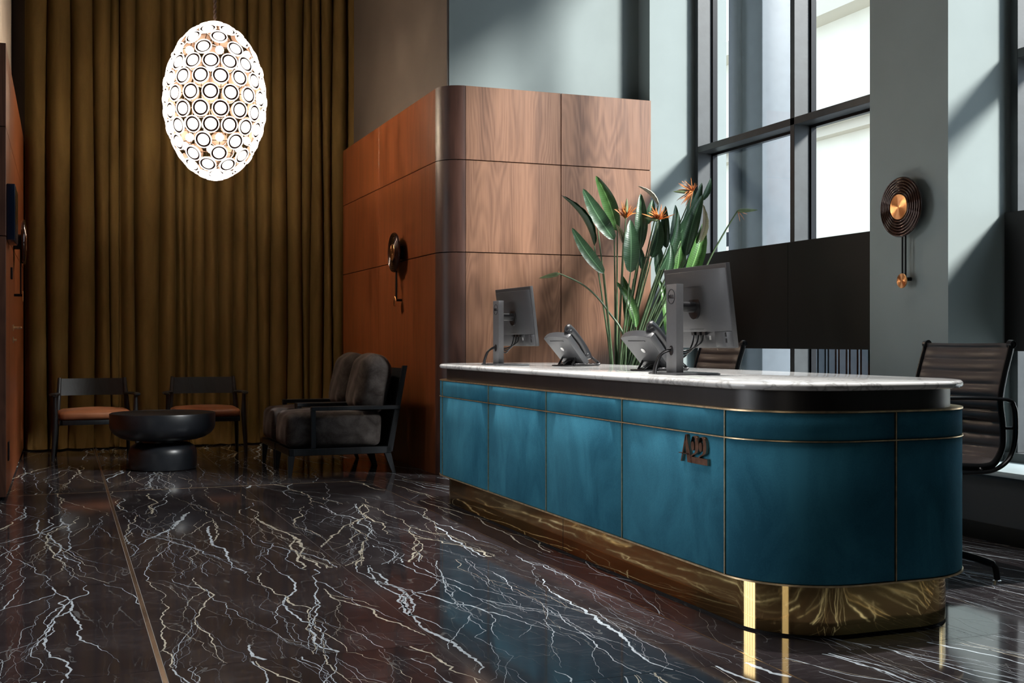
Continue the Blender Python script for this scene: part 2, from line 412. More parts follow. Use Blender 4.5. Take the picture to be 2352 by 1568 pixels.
M['record'] = simple('smoked_ribbed_glass', (0.050, 0.022, 0.015), 0.10, metal=0.45, coat=0.8)
M['sconce_brass'] = brushed('brushed_copper', (0.83, 0.43, 0.19))
M['leaf'] = leaf_mat('leaf_green', (0.022, 0.060, 0.028), (0.060, 0.125, 0.060), (0.11, 0.16, 0.11))
M['leaf2'] = leaf_mat('leaf_bright', (0.035, 0.10, 0.022), (0.10, 0.21, 0.06), (0.15, 0.22, 0.12))
M['leaf_dry'] = leaf_mat('leaf_dry', (0.22, 0.22, 0.16), (0.42, 0.40, 0.30), (0.5, 0.47, 0.38))
M['stem'] = simple('plant_stem', (0.085, 0.135, 0.065), 0.45, noise_amt=0.25, nscale=20)
M['petal'] = simple('orange_petal', (0.62, 0.19, 0.035), 0.55, noise_amt=0.35, nscale=30)
M['bud'] = simple('flower_bract', (0.16, 0.21, 0.10), 0.5, noise_amt=0.4, nscale=14)
M['pot'] = simple('black_planter', (0.02, 0.02, 0.022), 0.4)
M['soil'] = simple('planter_soil', (0.03, 0.02, 0.012), 0.95, noise_amt=0.5, nscale=80, bump=0.4)
M['facade'] = simple('cream_render', (0.86, 0.80, 0.66), 0.85, noise_amt=0.05, nscale=1)
M['facade_trim'] = simple('cream_stone_trim', (0.62, 0.56, 0.45), 0.85)
M['street'] = simple('pale_paving', (0.42, 0.42, 0.42), 0.9, noise_amt=0.1, nscale=3)
M['ext_grey'] = simple('outdoor_grey_steel', (0.06, 0.07, 0.08), 0.5, noise_amt=0.12, nscale=12)
M['ext_light'] = simple('outdoor_pale_panel', (0.11, 0.13, 0.15), 0.5, noise_amt=0.06, nscale=12)
M['darkwin'] = simple('facade_window_glass', (0.20, 0.22, 0.25), 0.1)
M['art'] = simple('navy_panel', (0.012, 0.02, 0.045), 0.2)

# ------------------------------------------------------------------ structure
CEIL = 5.2; YF = 11.55
# floor: slab with separate marble tiles
fl = mkbox('floor', (-6.2, 4.95, -4.2, 11.7, -0.12, -0.0012), M['grout']); tag(fl, kind='structure', label='glossy black marble floor with white lightning veins')
XJ = [-6.2, -5.8, -4.93, -4.06, -3.19, -2.32, -1.453, -0.587, 0.278, 1.143, 2.0, 2.865, 3.73, 4.26]
def yj(ix):
    x = XJ[ix]
    if x < 1.1: return [-4.2, -2.9, -1.6, -0.3, 1.0, 2.3, 3.65, 5.03, 6.97, 8.11, 9.9, 11.65]
    return [-4.2, -2.9, -1.6, -0.3, 1.7, 3.10, 5.03, 6.97, 8.11, 9.9, 11.65]
for ix in range(len(XJ)-1):
    ys = yj(ix)
    for iy in range(len(ys)-1):
        x0, x1, y0, y1 = XJ[ix], XJ[ix+1], ys[iy], ys[iy+1]
        g0 = 0.009 if abs(x0-0.278) < .01 else (0.004 if abs(x0-2.0) < .01 else 0.0008)
        g1 = 0.009 if abs(x1-0.278) < .01 else (0.004 if abs(x1-2.0) < .01 else 0.0008)
        cx, cy = (x0+x1)/2, (y0+y1)/2
        bm = bmesh.new(); box(bm, x0+g0-cx, x1-g1-cx, y0+0.0012-cy, y1-0.0012-cy, -0.0012, 0, bev=0.0, seg=1)
        build('marble_tile', bm, M['floor'], fl, smooth=False, loc=(cx, cy, 0))
# the white veins of each slab: jagged, forking courses set in the stone, cut at the slab joints
def veins():
    rnd = random.Random(21)
    bms = [bmesh.new(), bmesh.new()]
    HD = [0.0]
    def walk(bm, x, y, hd, w, L, b, jag, depth):
        x0, x1, y0, y1 = b; pts = []; st = 0.016; n = int(L/st); h = hd; kick = 0; wv = 1.0
        for i in range(n):
            if not (x0 < x < x1 and y0 < y < y1): break
            env = min(1, (n-i)/(n*0.45)) * (min(1, (i+2)/6) if depth else 1)
            wv = max(0.25, min(1.9, wv+rnd.gauss(0, 0.16))); pts.append((x, y, w*env*wv))
            h += rnd.gauss(0, 0.07) - (h-hd)*0.12
            if rnd.random() < 0.16: kick = rnd.gauss(0, jag)
            kick *= 0.72
            a = h+kick+rnd.gauss(0, jag*0.35)
            x += math.sin(a)*st; y -= math.cos(a)*st
            if depth < 3 and rnd.random() < (0.026, 0.014, 0.006)[depth]:
                sg = rnd.choice((-1, 1)); walk(bm, x, y, max(HD[0]-0.42, min(HD[0]+0.42, hd+sg*rnd.uniform(0.12, 0.32))), w*rnd.uniform(0.3, 0.7), L*rnd.uniform(0.25, 0.7), b, jag, depth+1)
        if len(pts) < 4: return
        prev = None
        for i, (px, py, pw) in enumerate(pts):
            qa = pts[max(0, i-1)]; qb = pts[min(len(pts)-1, i+1)]; dx, dy = qb[0]-qa[0], qb[1]-qa[1]; l = math.hypot(dx, dy) or 1
            nx, ny = -dy/l, dx/l; ww = max(0.0003, pw*0.5)
            c1 = (min(x1, max(x0, px+nx*ww*rnd.uniform(0.6, 1.3))), min(y1, max(y0, py+ny*ww))); c2 = (min(x1, max(x0, px-nx*ww*rnd.uniform(0.6, 1.3))), min(y1, max(y0, py-ny*ww)))
            a_ = bm.verts.new((*c1, 0.00025)); b_ = bm.verts.new((*c2, 0.00025))
            if prev: bm.faces.new((prev[0], a_, b_, prev[1]))
            prev = (a_, b_)
    for ix in range(len(XJ)-1):
        ys = yj(ix)
        for iy in range(len(ys)-1):
            x0, x1, y0, y1 = XJ[ix]+0.005, XJ[ix+1]-0.005, ys[iy]+0.001, ys[iy+1]-0.001
            if x1 < -2.4 or y1 < 1.2: continue
            area_ = (x1-x0)*(y1-y0)
            if x0 > 1.9: hd0, jag, dens, wk = 0.22, 0.20, 14, 0.9
            elif x0 < 0: hd0, jag, dens, wk = -0.10, 0.42, 9, 1.0
            else: hd0, jag, dens, wk = rnd.uniform(-0.06, 0.08), 0.48, 11, 1.0
            HD[0] = hd0
            nm_ = max(2, int(area_*dens*(1.45 if y1 < 3.8 else 0.9)))
            for k in range(nm_):
                w = rnd.choice((0.0014, 0.0018, 0.0025, 0.0035, 0.005, 0.007, 0.011))*wk*rnd.uniform(0.7, 1.2)
                far = rnd.random() < 0.75
                x = x0+(x1-x0)*(((k*0.618) % 1.0)*0.9+rnd.random()*0.1); y = y1-0.001 if far else rnd.uniform(y0, y1)
                walk(bms[0 if rnd.random() < 0.68 else 1], x, y, hd0+rnd.gauss(0, 0.11), w, rnd.uniform(0.9, 2.6), (x0, x1, y0, y1), jag, 0)
            for k in range(int(area_*3)):   # hairline cross cracks
                walk(bms[0], rnd.uniform(x0, x1), rnd.uniform(y0, y1), hd0+rnd.choice((-1, 1))*rnd.uniform(0.2, 0.8), 0.0008, rnd.uniform(0.1, 0.5), (x0, x1, y0, y1), 0.5, 2)
    for bm, mt in zip(bms, ('vein', 'vein_cream')):
        me = bpy.data.meshes.new('marble_vein'); bm.to_mesh(me); bm.free(); me.materials.append(M[mt]); o = link('marble_vein', me, fl); o['kind'] = 'stuff'
veins()
for x, w in ((0.278, 0.0072), (2.0, 0.0036)):
    mkbox('brass_inlay', (x-w, x+w, -4.2, 11.6, -0.0011, 0.0004), M['inlay'], fl)
bm = bmesh.new(); box(bm, -6.2, 2.0, 8.1085, 8.1125, -0.0011, 0.0004); build('brass_inlay', bm, M['bronze'], fl)

def struct(name, b, m, label=None, bev=0.0):
    o = mkbox(name, b, m, bev=bev); tag(o, label, kind='structure'); return o
struct('ceiling', (-6.4, 5.0, -4.4, 11.8, CEIL, CEIL+0.12), M['pale'])
struct('wall_back', (2.69, 4.95, 8.34, 8.50, 0, CEIL), M['teal'], 'teal painted wall above the walnut cladding')
struct('wall_lounge_right', (2.675, 2.80, 8.345, 11.7, 0, CEIL), M['brown'], 'dark taupe wall above the walnut cladding beside the curtain')
struct('wall_lounge_end', (-0.9, 2.9, 11.62, 11.78, 0, CEIL), M['brown'])
struct('wall_column', (4.264, 4.95, 8.15, 8.345, 0, CEIL), M['teal'], 'sunlit teal wall strip between walnut cladding and window')
struct('wall_pillar', (4.26, 4.95, 4.85, 5.478, 0, CEIL), M['teal'], 'teal painted pillar carrying the copper disc sconce')
struct('wall_right', (4.26, 4.95, -4.2, 3.3, 0, CEIL), M['teal'])
struct('wall_right_top', (4.65, 4.95, 3.3, 8.15, 4.8, CEIL), M['teal'])
a_ = struct('wall_sill_near', (4.26, 4.95, 3.3, 4.85, 0, 0.325), M['hall'])
a_ = struct('wall_sill_far', (4.26, 4.95, 5.478, 8.15, 0, 0.325), M['hall'])
struct('wall_left', (-0.9, -0.43, 7.99, 11.7, 2.82, CEIL), M['beige'], 'pale taupe wall above the dark walnut cladding on the left')
struct('wall_left_hall', (-6.2, -2.6, 11.62, 11.78, 0, CEIL), M['hall'])
struct('wall_left_hall_side', (-2.6, -2.56, 8.15, 11.62, 0, CEIL), M['hall'])
struct('wall_left_hall_upper', (-2.6, -0.9, 8.03, 8.15, 2.82, CEIL), M['hall'])
struct('wall_rear', (-6.4, 5.0, -4.4, -4.2, 0, CEIL), M['hall'])
struct('wall_street', (-6.4, -6.2, -4.2, 11.8, 0, CEIL), M['hall'], 'street side hall wall')
for i in range(6):
    struct('trim_%d' % (i+1), (-6.2, -6.02, 6.09 + i*0.90, 6.21 + i*0.90, 0.6, 4.1), M['frame'])
# baseboards
for nm, b in (('baseboard_right', (4.245, 4.26, 3.3, 8.12, 0, 0.085)), ('baseboard_right_near', (4.245, 4.26, -4.2, 3.3, 0, 0.085)),
              ('baseboard_left', (-6.19, -2.7, 11.605, 11.62, 0, 0.085))):
    struct(nm, b, M['black'], 'low black skirting board', bev=0.002)

# ---- walnut cladding, centre block
clad = struct('wall_walnut_center', (2.75, 4.255, 8.15, 8.335, 0.0, 2.835), M['gap'], 'walnut veneered wall block with rounded corner and dark joints')
mkbox('backing', (2.592, 2.672, 8.335, 11.6, 0.0, 2.835), M['gap'], clad)
ROWS = [(0.0, 1.628), (1.634, 2.302), (2.308, 2.845)]
RC = 0.1746; XW = 2.571; YW = 8.125
for z0, z1 in ROWS:
    zc = (z0+z1)/2
    for x0, x1 in ((XW+RC+0.003, 3.501), (3.507, 4.262)):
        xc = (x0+x1)/2; bm = bmesh.new(); box(bm, x0-xc, x1-xc, 0, 0.022, z0-zc, z1-zc, bev=0.0012, seg=1)
        build('panel', bm, M['wood'], clad, smooth=False, loc=(xc, YW, zc))
    for y0, y1 in ((YW+RC+0.001, 9.959), (9.961, 11.55)):
        yc = (y0+y1)/2; bm = bmesh.new(); box(bm, 0, 0.02, y0-yc, y1-yc, z0-zc, z1-zc, bev=0.001, seg=1)
        build('panel', bm, M['wood_side'], clad, smooth=False, loc=(XW, yc, zc))
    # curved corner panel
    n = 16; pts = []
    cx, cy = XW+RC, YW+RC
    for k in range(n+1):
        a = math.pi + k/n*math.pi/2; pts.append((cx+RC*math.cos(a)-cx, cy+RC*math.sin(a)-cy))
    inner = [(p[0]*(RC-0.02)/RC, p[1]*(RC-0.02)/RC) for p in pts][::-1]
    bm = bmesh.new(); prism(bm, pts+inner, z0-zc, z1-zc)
    build('panel', bm, M['wood_corner_shaded'], clad, loc=(cx, cy, zc), angle=25)

# ---- walnut cladding, left block with a flush door
XL = -0.325; YL = 7.89
cl2 = struct('wall_walnut_left', (-2.55, XL-0.02, YL+0.02, 11.6, 0.0, 2.80), M['gap'], 'dark walnut clad wall block at the left edge with a flush door')
for z0, z1 in ((0.02, 1.628), (1.634, 2.302), (2.308, 2.82)):
    zc = (z0+z1)/2
    for x0, x1 in ((-2.6, -1.45), (-1.444, XL)):
        xc = (x0+x1)/2; bm = bmesh.new(); box(bm, x0-xc, x1-xc, 0, 0.02, z0-zc, z1-zc, bev=0.0012, seg=1)
        build('panel', bm, M['wood_left'], cl2, smooth=False, loc=(xc, YL, zc))
    for y0, y1 in ((YL+0.022, 8.42), (8.423, 9.30), (9.303, 11.55)):
        yc = (y0+y1)/2; bm = bmesh.new(); box(bm, -0.02, 0, y0-yc, y1-yc, z0-zc, z1-zc, bev=0.001, seg=1)
        build('panel', bm, M['wood_side'], cl2, smooth=False, loc=(XL, yc, zc))

# ---- windows
def window(name, y0, y1, mull, label):
    w = struct(name, (4.62, 4.83, y0, y1, 0.325, 0.40), M['frame'], label)
    fr = lambda nm, b, m=M['frame']: mkbox(nm, b, m, w, bev=0.002, seg=1)
    fr('jamb', (4.65, 4.83, y1-0.07, y1-0.02, 0.40, 4.8)); fr('jamb', (4.65, 4.83, y0+0.002, y0+0.05, 0.40, 4.8))
    for a in mull: fr('mullion', (4.65, 4.83, a-0.025, a+0.025, 0.40, 4.8))
    fr('transom', (4.65, 4.83, y0+0.05, y1-0.07, 2.455, 2.505)); fr('head', (4.65, 4.83, y0, y1, 4.74, 4.8))
    ed = [y0+0.05] + list(mull) + [y1-0.07]
    for i in range(len(ed)-1):
        a = ed[i] + (0.025 if i else 0); b = ed[i+1] - (0.025 if i < len(ed)-2 else 0)
        for z0, z1 in ((0.40, 2.455), (2.505, 4.74)):
            bm = bmesh.new(); box(bm, 4.790, 4.798, a+0.002, b-0.002, z0+0.002, z1-0.002); build('glass_pane', bm, M['glass'], w)
            bm = bmesh.new()
            for c in ((4.775, 4.815, a, a+0.018, z0, z1), (4.775, 4.815, b-0.018, b, z0, z1), (4.775, 4.815, a, b, z0, z0+0.018), (4.775, 4.815, a, b, z1-0.018, z1)): box(bm, *c)
            build('glazing_bead', bm, M['blackmetal'], w)
        bm = bmesh.new(); box(bm, 4.615, 4.648, ed[i]+(0.0015 if i else -0.045), ed[i+1]-(0.0015 if i < len(ed)-2 else -0.055), 0.93, 1.655, bev=0.0015, seg=1)
        build('black_screen_panel', bm, M['black'], w)
    bm = bmesh.new(); box(bm, 4.235, 4.62, y0+0.001, y1-0.001, 0.325, 0.352, bev=0.004); build('window_sill', bm, M['sill'], w)
    return w
window('window_1', 5.478, 8.15, [6.805], 'tall dark framed window behind the plant and the desk')
window('window_2', 3.3, 4.85, [], 'tall dark framed window at the right edge')

# ---- outside
struct('ground_street', (4.95, 40, -30, 60, -0.4, -0.25), M['street'])
XF = 14.0
fac = mkbox('building', (XF, XF+6, 6, 60, -0.3, 7.4), M['facade']); tag(fac, 'pale cream building across the street beyond the tall window', 'building')
bm = bmesh.new()
for z, h, dpt in ((4.95, 0.16, 0.25), (5.11, 0.10, 0.4), (1.5, 0.12, 0.1), (7.2, 0.3, 0.5)): box(bm, XF-dpt, XF+0.01, 6, 60, z, z+h)
build('cornice', bm, M['facade_trim'], fac)
for yy in (8.0, 12.5, 17.0, 21.2, 25.4, 29.6):
    for zz in (3.3,):
        bm = bmesh.new()
        box(bm, XF-0.10, XF+0.02, yy-0.75, yy+0.75, zz-0.12, zz); box(bm, XF-0.06, XF+0.02, yy-0.75, yy-0.62, zz, zz+1.25); box(bm, XF-0.06, XF+0.02, yy+0.62, yy+0.75, zz, zz+1.25); box(bm, XF-0.10, XF+0.02, yy-0.8, yy+0.8, zz+1.25, zz+1.38)
        box(bm, XF-0.04, XF+0.02, yy-0.03, yy+0.03, zz, zz+1.25); box(bm, XF-0.04, XF+0.02, yy-0.62, yy+0.62, zz+0.8, zz+0.85)
        f_ = build('window', bm, M['facade_trim'], fac)
        bm = bmesh.new(); box(bm, XF-0.01, XF+0.02, yy-0.62, yy+0.62, zz, zz+1.25); build('pane', bm, M['darkwin'], f_)
pl = empty('outdoor_post', (5.5, 8.5, -0.25)); tag(pl, 'grey steel clad post standing outside the left window pane', 'post')
bm = bmesh.new(); box(bm, -0.12, 0.25, -0.20, 0.22, 0, 6.4, bev=0.01); build('post_shaft', bm, M['ext_light'], pl)
bm = bmesh.new(); box(bm, -0.16, -0.12, 0.10, 0.26, 0, 6.4, bev=0.006); build('door_frame', bm, M['ext_grey'], pl)
for z_ in (2.05, 4.6): bm = bmesh.new(); box(bm, -0.16, -0.125, 0.26, 0.46, z_, z_+0.12, bev=0.004); build('rail', bm, M['ext_grey'], pl)
bm = bmesh.new(); tube(bm, [(-0.165, 0.3, 2.25), (-0.21, 0.3, 2.25), (-0.21, 0.44, 2.25)], 0.012, 8); build('handle', bm, M['silver'], pl)
fe = empty('corrugated_fence', (8.0, 7.0, -0.25)); tag(fe, 'grey corrugated metal fence seen through the lower window panes', 'fence')
bm = bmesh.new(); npt = 170; prev = None
for k in range(npt):
    y = 1.5 + k*0.032; ph = k % 6; x = 0.0 if ph in (0, 1) else (0.03 if ph in (3, 4) else 0.015)
    a = bm.verts.new((x, y, 0)); b = bm.verts.new((x, y, 1.5))
    if prev: bm.faces.new((prev[0], a, b, prev[1]))
    prev = (a, b)
r_ = bmesh.ops.solidify(bm, geom=bm.faces[:], thickness=0.004)
build('corrugated_sheet', bm, M['ext_light'], fe, smooth=False)
for k in range(5):
    bm = bmesh.new(); box(bm, 0.04, 0.09, 1.5+k*1.3, 1.55+k*1.3, 0, 1.5); build('fence_post', bm, M['ext_grey'], fe)

# ------------------------------------------------------------------ curtain
def curtain(name, us, label, seed):
    """folds: valleys at measured positions across the window wall"""
    rnd = random.Random(seed); Y0 = 11.32
    xs = [math.tan(YAW+math.atan((u-1176)/FPX))*Y0 for u in us]
    bm = bmesh.new(); cols = []
    x_off = xs[0]
    prof = []
    for i in range(len(xs)-1):
        w = xs[i+1]-xs[i]; amp = min(0.12, w*rnd.uniform(0.55, 0.8)); sk = rnd.uniform(-0.15, 0.15)
        for k in range(10):
            t = k/10; s = math.sin(math.pi*t)**0.7
            prof.append((xs[i]+w*(t+sk*math.sin(math.pi*t)*0.5), amp*s, t, w))
    prof.append((xs[-1], 0, 1, 0.1))
    nz = 26; H = 4.75
    for j in range(nz+1):
        z = 0.012 + H*j/nz; row = []
        for i, (x, a, t, w) in enumerate(prof):
            k = 1.0 + 0.10*math.sin(z*1.7+i*0.13+seed) ; sx = 0.012*math.sin(z*1.1+i*0.21)
            if z < 0.35: sx += 0.012*math.sin(i*0.9+z*20)*(0.35-z)/0.35
            sx *= min(1, i/6, (len(prof)-1-i)/6); row.append(bm.verts.new((x+sx-x_off, -a*k, z)))
        cols.append(row)
    for j in range(nz):
        for i in range(len(prof)-1):
            bm.faces.new((cols[j][i], cols[j][i+1], cols[j+1][i+1], cols[j+1][i]))
    r = bmesh.ops.solidify(bm, geom=bm.faces[:], thickness=0.004)
    o = build(name, bm, M['curtain'], loc=(x_off, Y0+0.10, 0), angle=80)
    tag(o, label, 'curtain', 'olive velvet curtains of the lounge'); return o
curtain('velvet_curtain', [56, 108, 160, 216, 254, 274], 'olive velvet curtain panel hanging at the far left beside the dark walnut wall', 1)
curtain('velvet_curtain', [275, 312, 368, 404, 428, 446, 470, 506, 540, 571], 'olive velvet curtain panel directly behind the glowing egg lamp', 2)
curtain('velvet_curtain', [572, 597, 626, 662, 700, 718, 744, 768, 800, 828], 'olive velvet curtain panel hanging at the right beside the reddish walnut wall', 3)
bm = bmesh.new(); box(bm, -0.33, 2.6, 11.34, 11.44, 4.78, 4.84); tr = build('curtain_track', bm, M['black']); tag(tr, 'black track the olive curtains hang from', 'rail')

# ------------------------------------------------------------------ reception desk
desk = empty('reception_desk', (2.58, 5.1, 0)); tag(desk, 'long teal velvet reception desk with brass strips and polished brass plinth', 'desk')
DX, DY = -2.58, -5.1
X0, X1, Y0, Y1, RD = 2.12, 3.04, 3.19, 7.02, 0.32
def outline(inset=0.0, n=14, r=RD):
    """closed rounded rectangle in world xy, starting at far end of the -X face; returns pts,normals"""
    x0, x1, y0, y1 = X0+inset, X1-inset, Y0+inset, Y1-inset; r = max(0.02, r-inset); out = []
    def arc(cx, cy, a0, a1):
        for k in range(n+1):
            a = a0+(a1-a0)*k/n; out.append((Vector((cx+r*math.cos(a), cy+r*math.sin(a))), Vector((math.cos(a), math.sin(a)))))
    arc(x0+r, y1-r, math.pi/2, math.pi)          # far left corner
    arc(x0+r, y0+r, math.pi, 1.5*math.pi)        # near left
    arc(x1-r, y0+r, 1.5*math.pi, 2*math.pi)      # near right
    arc(x1-r, y1-r, 0, math.pi/2)                # far right
    return out
OUT = outline()
CUM = [0.0]
for i in range(len(OUT)): CUM.append(CUM[-1] + (OUT[(i+1) % len(OUT)][0]-OUT[i][0]).length)
TOT = CUM[-1]
def pos(s, inset=0.0):
    s %= TOT
    for i in range(len(OUT)):
        if CUM[i] <= s <= CUM[i+1]+1e-9:
            t = (s-CUM[i])/max(1e-9, CUM[i+1]-CUM[i]); a, b = OUT[i], OUT[(i+1) % len(OUT)]
            nn = a[1].lerp(b[1], t); nn.normalize()
            return a[0].lerp(b[0], t) - nn*inset
def ribbon(bm, s0, s1, z0, z1, outer=0.0, thick=0.02, bev=0.0, mi=0):
    """slab following the outline between arc lengths, outer face offset outward by outer"""
    ss = [s0] + [c for c in CUM if s0+1e-4 < c < s1-1e-4] + [s1]
    if bev: ss = [s0, s0+bev] + [s for s in ss if s0+bev*1.5 < s < s1-bev*1.5] + [s1-bev, s1]
    ring = []
    for i, s in enumerate(ss):
        e = bev if (bev and (i == 0 or i == len(ss)-1)) else 0
        o = outer-e
        prof = [(-o+thick, z0), (-o, z0) if not bev else (-outer+bev, z0)] 
        if bev: prof += [(-o, z0+bev), (-o, z1-bev), (-outer+bev, z1)]
        else: prof += [(-o, z1)]
        prof += [(-o+thick, z1)]
        ring.append([bm.verts.new((pos(s, p[0]).x+DX, pos(s, p[0]).y+DY, p[1])) for p in prof])
    m = len(ring[0])
    for i in range(len(ring)-1):
        for k in range(m): bm.faces.new((ring[i][k], ring[i][(k+1) % m], ring[i+1][(k+1) % m], ring[i+1][k])).material_index = mi
    bm.faces.new(ring[0][::-1]); bm.faces.new(ring[-1])
def full_prism(inset, z0, z1, bm=None, bev=0.0, n=14):
    bm = bm or bmesh.new(); prism(bm, [(p.x+DX, p.y+DY) for p, _ in outline(inset, n)], z0, z1, bev=bev); return bm
QA = RD*math.pi/2; LX = (Y1-Y0)-2*RD
sJ = [QA + (6.70-y) for y in (6.70, 5.89, 5.09, 4.29, 3.50)]       # joints along the long face
sMid = QA*2 + LX + (2.585-(X0+RD)); sEnd2 = QA*3 + LX + (X1-X0-2*RD)
cuts = [0.0] + sJ + [sMid, sEnd2+0.15, sEnd2+1.2, sEnd2+2.2, TOT-QA*1.0]
core = full_prism(0.03, 0.176, 0.745); build('carcass', core, M['gap'], desk)
for i in range(len(cuts)):
    a = cuts[i]; b = cuts[i+1] if i+1 < len(cuts) else TOT
    if b-a < 0.05: continue
    for z0, z1 in ((0.184, 0.6502), (0.6548, 0.7455)):
        bm = bmesh.new(); ribbon(bm, a+0.0022, b-0.0022, z0, z1, 0.0, 0.028, bev=0.004); build('velvet_panel', bm, M['velvet'], desk, angle=60)
    bm = bmesh.new(); ribbon(bm, a-0.0016 if a > 0.01 else 0.0, a+0.0016, 0.184, 0.7455, 0.0035, 0.03); build('brass_strip', bm, M['bronze'], desk)
bm = bmesh.new(); ribbon(bm, 0.0, TOT-0.001, 0.6505, 0.6545, 0.004, 0.03); build('brass_strip', bm, M['bronze'], desk)
bm = bmesh.new(); ribbon(bm, 0.0, TOT-0.001, 0.178, 0.1835, 0.004, 0.03); build('brass_strip', bm, M['bronze'], desk)
build('brass_ledge', full_prism(-0.003, 0.746, 0.7515), M['bronze'], desk)
build('dark_band', full_prism(0.04, 0.7515, 0.818, n=20), M['ebony_band'], desk, angle=25)
# plinth: two brass sheets with a seam and a black foot
bm = full_prism(0.055, 0.008, 0.178, n=24); build('brass_plinth', bm, M['brass'], desk, angle=25)
build('plinth_foot', full_prism(0.058, 0.0, 0.008), M['black'], desk)
bm = bmesh.new(); box(bm, X0+0.0542+DX, X0+0.056+DX, 5.02+DY, 5.022+DY, 0.008, 0.178); build('plinth_seam', bm, M['gap'], desk)
# lettering A22, in the plane of the long face; local x runs toward the camera (-Y)
def letters():
    L0 = 3.808
    W = Matrix(((0, 0, -1, X0-0.0005+DX), (-1, 0, 0, L0+DY), (0, 1, 0, 0.545), (0, 0, 0, 1)))
    bm = bmesh.new(); T = 0.012
    def poly(p): prism(bm, p, 0.0, T, M=W)
    poly([(0.022, 0.0), (0.029, 0.0), (0.062, 0.092), (0.058, 0.1), (0.055, 0.097)])                       # thin stroke of A
    poly([(0.058, 0.1), (0.064, 0.1), (0.103, 0.0), (0.072, 0.0), (0.052, 0.078)])                         # heavy stroke
    poly([(0.008, 0.0285), (0.085, 0.0285), (0.085, 0.031), (0.008, 0.031)])                               # crossbar
    for ox in (0.096, 0.151):
        ring = []
        cx, cy = ox+0.027, 0.063
        def ell(a, rx, ry): return (cx+rx*math.cos(a), cy+ry*math.sin(a))
        out = [ell(R(a), 0.027, 0.036) for a in range(172, -43, -10)] + [(ox+0.034, 0.034), (ox+0.018, 0.0295), (ox+0.004, 0.0225)]
        inn = [(ox-0.002, 0.0225), (ox+0.002, 0.028), (ox+0.016, 0.0335), (ox+0.026, 0.038)] + [(cx-0.005+0.010*math.cos(R(a)) - (0.010 if a > 90 else 0), cy+0.032*math.sin(R(a))) for a in range(-40, 176, 10)]
        poly(out+inn)
        poly([(ox+0.0125+0.0115*math.cos(2*math.pi*k/20), 0.061+0.0165*math.sin(2*math.pi*k/20)) for k in range(20)])   # ball terminal
    poly([(0.098, 0.0), (0.212, 0.0), (0.212, 0.0225), (0.098, 0.0225)])
    return build('letters', bm, M['rose'], desk, angle=30)
letters()
# worktop: bullnosed white marble
top = empty('marble_worktop', (2.58, 5.1, 0.818)); tag(top, 'white grey-veined marble worktop lying on the teal desk', 'worktop')
bm = bmesh.new(); th = 0.027; rings = []
for k in range(9):
    a = -math.pi/2 + math.pi*k/8; ins = 0.0135*(1-math.cos(a)) - 0.004; z = th/2 + th/2*math.sin(a)
    rings.append([bm.verts.new((p.x+DX, p.y+DY, z)) for p, _ in outline(ins, 24)])
N = len(rings[0])
for j in range(8):
    for i in range(N): bm.faces.new((rings[j][i], rings[j][(i+1) % N], rings[j+1][(i+1) % N], rings[j+1][i]))
bm.faces.new(rings[0][::-1]); bm.faces.new(rings[-1])
build('slab', bm, M['marble'], top, angle=50)
ZT = 0.8452

